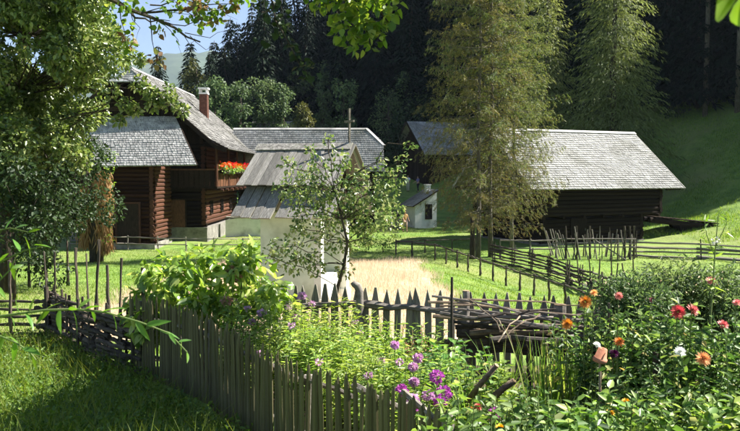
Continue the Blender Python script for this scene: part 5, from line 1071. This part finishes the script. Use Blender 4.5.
# marigolds and pale blooms in front
for i, (px, py, Y, col, lb) in enumerate(((626,402,6.4,'yellow','small yellow orange marigold below the flower pot'),(611,412,6.2,'yellow','yellow marigold in front of the pot stake'),(632,411,6.2,'orange','orange marigold beside the yellow one'),(635,393,6.7,'white','pale round seed head under the white dahlia'),(478,407,6.6,'red','red zinnia at the end of the picket fence'),(470,410,6.5,'orange','coral zinnia left of the red one'),(500,428,6.0,'yellow','yellow marigold at the bottom edge'),(597,345,7.3,'white','pale flower head right of the sword leaves'))):
    p = W(px, py, Y); z = h(p.x, Y); t = thing('garden_flower', lb, 'flower', (p.x, Y, z)); o = link('bloom', DH.get(col, DH['orange']), t)
    if col == 'yellow':
        o.data = DH['orange'].copy(); o.data.materials[0] = PET['yellow']
    o.location = (0,0,p.z-z); o.scale = (.042,)*3; o.rotation_euler = (R(35),0,rs.rand()); b = MB(); b.tube([(0,.01,-.05),(0,.01,p.z-z)], .004, 4); b.build('stem', STEM, t)
# big near branch with lance leaves at the left
sh = Vector((-2.35, 2.75, h(-2.35, 2.75))); t = thing('leafy_shrub', 'shrub twigs with long narrow leaves reaching in from the left edge', 'shrub', sh)
LW = leaf8(1, .30, .18).mesh('leaf', L_['willow'], True)
tw = [([(-35,330),(0,316),(45,310),(75,309),(105,312),(140,322),(169,333),(187,352)], .006), ([(-40,340),(-5,334),(15,342),(30,352),(36,360)], .005), ([(-40,250),(0,262),(25,250),(45,246)], .005), ([(-40,300),(-5,285),(10,270),(18,252)], .004), ([(-40,240),(-10,232),(10,228),(28,232)], .004)]
b = MB(); Yn = 2.7
b.tube([(0,0,-.1),(.05,0,.6),(.1,0,1.1),(.15,0,1.6)], [.03,.025,.02,.012], 6)
for pth, r in tw:
    q = [Vector((.1,0,.9))]+[W(x, y, Yn)-sh for x, y in pth]; b.tube(q, [r*1.6]+[r*(1-.75*i/len(pth)) for i in range(len(pth))], 5, cap=False)
b.build('twig', STEM, t, True)
lv = [(8,240,25,-68,1.0),(30,258,29,236,.9),(34,245,52,244,.8),(30,312,34,292,1),(50,309,36,322,.9),(45,310,60,300,1),(60,308,57,332,1.15),(68,310,80,306,.9),(72,309,82,334,1.2),(78,308,92,296,1),(85,309,104,303,1),(92,311,96,320,.9),(102,312,126,303,1.3),(112,313,120,331,1.2),(118,315,126,310,.8),(135,320,150,341,1.15),(145,325,170,320,1.3),(160,331,181,336,.9),(169,333,176,343,.8),(178,342,192,338,.6),(180,345,183,358,.7),(187,352,189,362,.5),
      (5,333,-2,350,1),(8,336,25,346,1.1),(15,342,14,360,.9),(22,348,40,352,1.1),(30,352,38,368,1.0),(0,318,-6,302,1),(10,315,18,330,1.1),(20,313,12,298,.9),(25,312,36,328,1.1),(10,262,16,278,1),(20,252,14,236,.9),(0,262,8,250,.9),(12,268,24,264,.9),(5,230,12,216,.9),(15,229,26,222,.9),(28,232,40,228,.9),(-5,285,6,296,1.1),(2,278,-4,266,.9)]
for (x0, y0, x1, y1, s) in lv:
    if abs(y1) < 100 or y1 < 0: continue
    A = W(x0, y0, Yn)-sh; C = W(x1, y1, Yn+random.uniform(-.05,.05))-sh; d = C-A; L = d.length*.98
    q = d.to_track_quat('X', 'Z').to_matrix().to_4x4() @ Matrix.Rotation(random.gauss(.0, .7), 4, 'X')
    o = link('leaf', LW, t); o.matrix_local = Matrix.Translation(A) @ q @ Matrix.Diagonal((L, max(L, .06)*.8, L, 1))
# leaf close to the lens at upper right, on a twig of a sapling beside the camera
sp_ = Vector((3.2, .3, h(3.2, .3))); t = thing('sapling', 'blurred green leaves close by at the upper right corner', 'sapling', sp_)
b = MB(); e = W(742, -12, 1.05)-sp_; b.tube([(0,0,-.1),(-.1,.05,1.2),(-.3,.1,2.1),(-1.2,.4,e.z+.3),(-1.9,.6,e.z+.14),e], [.02,.016,.012,.008,.005,.003], 6); b.build('twig', M['bark_grey'], t, True)
LB = leaf8(1, .8, .2).mesh('leaf', L_['maple'], True)
for a, c, s in (((744,-14),(704,14),1),((746,-10),(734,24),1),((748,-16),(716,-8),1)):
    A = W(*a, 1.05)-sp_; C = W(*c, 1.02)-sp_; d = C-A; q = d.to_track_quat('X', 'Z').to_matrix().to_4x4() @ Matrix.Rotation(R(65)+random.gauss(0,.1), 4, 'X'); o = link('leaf', LB, t); o.matrix_local = Matrix.Translation(A) @ q @ Matrix.Diagonal((d.length,)*3+(1,))

# ------------------------------------------------------------------ grass, straw and ground herbs
rs = np.random.RandomState(55)
def scatter_blades(name, X, Y, hh, w, mat, lean=.35, dz=0):
    n = len(X); Z = H(X, Y)+dz; a = rs.rand(n)*6.28; L = hh*(.5+.8*rs.rand(n)); l = rs.normal(size=(n, 2))*lean
    P = np.stack([X, Y, Z], 1); T = P+np.stack([l[:, 0]*L, l[:, 1]*L, L], 1); S = np.stack([np.cos(a), np.sin(a), 0*a], 1)*(w*(.6+.7*rs.rand(n)))[:, None]
    V = np.stack([P-S, P+S, T], 1).reshape(-1, 3); i = np.arange(n)*3; me = mesh_np(name, V, np.stack([i, i+1, i+2], 1)); me.materials.append(mat); return link(name, me, None, 'stuff')
n = 190000; Y = 14+46*rs.rand(n)**1.0; X = (rs.rand(n)*1.06-.53)*Y*1.0
k = ~field_keep(X, Y) & ~((Y > 43) & (X > 8.5) & (X < 21)) & ~((Y > 43.5) & (X < -9.5))
X, Y = X[k], Y[k]; g_ = scatter_blades('meadow_grass', X, Y, .075, .010, L_['blade']); g_['label'] = 'short green meadow grass'
n = 64000; X = rs.uniform(-8, 3.2, n); Y = rs.uniform(15.3, 37, n); k = field_keep(X+rs.normal(size=n)*.28, Y+rs.normal(size=n)*.4) & (np.sin(X*1.7+np.sin(Y*.8)*2)+np.sin(Y*1.1+X*.6)+rs.normal(size=n)*.9 > -1.3); scatter_blades('straw_stubble', X[k], Y[k], .26, .008, L_['straw'], .28)
n = 110000; X = rs.uniform(12, 42, n); Y = rs.uniform(46, 76, n); k = ((Y > 50) | (X > 21)) & (np.sin(X*.9+np.sin(Y*.7)*1.5)*np.sin(Y*.6+X*.3)+rs.normal(size=n)*.5 > 0); scatter_blades('slope_grass', X[k], Y[k], .2, .02, L_['blade'])
# weeds in the shade below the pickets
n = 30000; X = rs.uniform(-8.5, -1.0, n); Y = rs.uniform(7.0, 15.5, n); k = (X+3.75 < (12.2-Y)*.70-.05) & (X > -7.5-.0*Y); X, Y = X[k], Y[k]; n = len(X)
P = np.stack([X, Y, H(X, Y)+rs.rand(n)**1.5*.24], 1); D = rdir(n, rs, .2); leaf_obj('ground_herbs', P, D, rdir(n, rs, 1.3), .04+.05*rs.rand(n), .028+.022*rs.rand(n), L_['herb'], None, .25, 'stuff')
n = 9000; X = rs.uniform(-8.5, -1.5, n); Y = rs.uniform(7.0, 15.5, n); k = (X+3.75 < (12.2-Y)*.70-.05); scatter_blades('rank_grass', X[k], Y[k], .4, .007, L_['blade'], .5)
# ------------------------------------------------------------------ people on the path
def cm(name, c): return pm(name, [tuple(x*.8 for x in c), c], 9, .85, .2, objrand=0)
SKIN = cm('skin', (.5,.3,.2)); HAIR = cm('hair', (.05,.03,.02))
def skinned(name, V, E, Rr, mat, parent, sub=2):
    me = bpy.data.meshes.new(name); me.from_pydata(V, E, []); me.materials.append(mat); o = link(name, me, parent)
    md = o.modifiers.new('skin', 'SKIN'); md.use_smooth_shade = True
    for i, r in enumerate(Rr):
        me.skin_vertices[0].data[i].radius = (r, r) if not hasattr(r, '__len__') else r
    me.skin_vertices[0].data[0].use_root = True
    s = o.modifiers.new('sub', 'SUBSURF'); s.levels = sub; s.render_levels = sub; return o
def person(loc, rz, hgt, shirt, legs, hair, label, arm=(.35, .2), bare_legs=False, step=.12):
    t = thing('person', label, 'person', loc, rz); t.scale = (hgt/1.7,)*3
    V = [(0,0,.92),(0,0,1.12),(0,.01,1.34),(0,0,1.47),(0,-.02,1.53)]; E = [(0,1),(1,2),(2,3),(3,4)]; Rr = [(.15,.11),(.14,.10),(.16,.105),(.06,.06),(.05,.055)]
    def ch(p, pts, rad):
        i = p
        for q, r in zip(pts, rad): V.append(q); Rr.append(r); E.append((i, len(V)-1)); i = len(V)-1
        return i
    hd = ch(4, [(0,-.03,1.60),(0,-.02,1.69)], [(.075,.088),(.055,.07)])
    for s, (f, k) in ((-1, (arm[0], .15)), (1, (arm[1], .1))):
        w = ch(2, [(s*.17,.0,1.39),(s*.23,-.02-f*.15,1.13),(s*.24,-.08-f*.5,.93+f*.15),(s*.24,-.12-f*.6,.86+f*.2)], [.055,.042,.032,.03])
        for a in range(5): ch(w, [(s*(.245-.016*(a-2)),-.16-f*.65,.80+f*.2+(.02 if a == 0 else -.003*abs(a-2)))], [.009])
        ch(0, [(s*.09,0,.88),(s*.10,-.03-s*step*.5,.48),(s*.10,s*-step+.03,.08),(s*.10,-.06-s*step,.035),(s*.105,-.13-s*step,.03)], [.095,.06,.042,.035,.03])
    skinned('body', V, E, Rr, SKIN, t)
    SV = [(0,0,.90),(0,0,1.12),(0,.01,1.34),(0,0,1.46)]; SE = [(0,1),(1,2),(2,3)]; SR = [(.165,.125),(.155,.115),(.175,.12),(.07,.07)]
    for s, f in ((-1, arm[0]), (1, arm[1])): 
        k = len(SV); SV += [(s*.17,.0,1.39),(s*.22,-.02-f*.12,1.18)]; SR += [.07,.06]; SE += [(2,k),(k,k+1)]
    skinned('shirt', SV, SE, SR, shirt, t)
    TV = [(0,0,.95)]; TE = []; TR = [(.165,.125)]
    for s in (-1, 1):
        k = len(TV); zl = .5 if bare_legs else .1; TV += [(s*.09,0,.86),(s*.10,-.03-s*step*.5,.5)]+([] if bare_legs else [(s*.10,s*-step+.03,.10)]); TR += [.11,.075]+([] if bare_legs else [.055]); TE += [(0,k),(k,k+1)]+([] if bare_legs else [(k+1,k+2)])
    skinned('trousers', TV, TE, TR, legs, t)
    b = MB(); b.blob((0,.015,1.665), (.088,.10,.095), 10, 6); b.build('hair', hair, t, True)
    b = MB(); b.blob((.03,-.105,1.62),.011,6,4); b.blob((-.03,-.105,1.62),.011,6,4); b.build('eyes', M['black'], t)
    b = MB(); b.blob((0,-.122,1.59),(.013,.02,.02),6,4); b.blob((0,-.108,1.552),(.024,.01,.007),6,4); b.blob((.08,-.02,1.60),(.01,.02,.03),6,4); b.blob((-.08,-.02,1.60),(.01,.02,.03),6,4); b.build('face', SKIN, t)
    for s in (-1, 1):
        b = MB(); b.blob((s*.104,-.07-s*step,.035),(.045,.12,.04),8,5); b.build('shoe', M['black'], t, True)
    return t
g = G(405, 232); person(g, R(20), 1.62, cm('tan_top', (.55,.33,.14)), cm('pink_shorts', (.62,.42,.36)), cm('brown_hair', (.10,.05,.025)), 'person in tan top walking on the path beside the white hut', (.5,.3), True, .16)
g = G(408, 191.5, 60); person(g, R(-15), 1.75, cm('white_shirt', (.75,.77,.8)), cm('light_trousers', (.5,.48,.38)), HAIR, 'person in white shirt standing before the farther barn', (.2,.3), False, .1)
g = G(418, 192, 60); person(g, R(-60), 1.68, cm('violet_shirt', (.16,.14,.30)), cm('dark_trousers', (.02,.02,.03)), HAIR, 'person in violet shirt next to the one in white', (.6,.3), False, .1)
g = G(401, 230.5); person(g+Vector((-.25,.6,0)), R(35), 1.55, cm('dark_top', (.05,.04,.05)), cm('grey_skirt', (.2,.17,.15)), cm('dark_hair2', (.05,.03,.02)), 'person in dark top half hidden behind the one in tan', (.2,.2), False, .12)
# ------------------------------------------------------------------ air
b = MB(); b.span((-5200,-1800,-12),(5200,4300,900)); hz = b.build('haze', [], None, False, 'stuff')
m = bpy.data.materials.new('air'); m.use_nodes = True; N = m.node_tree.nodes; N.remove(N['Principled BSDF'])
pv = N.new('ShaderNodeVolumePrincipled'); pv.inputs['Color'].default_value = (.62,.75,1.0,1); pv.inputs['Density'].default_value = 0.00009; pv.inputs['Anisotropy'].default_value = .2
m.node_tree.links.new(pv.outputs[0], N['Material Output'].inputs['Volume']); hz.data.materials.append(m)
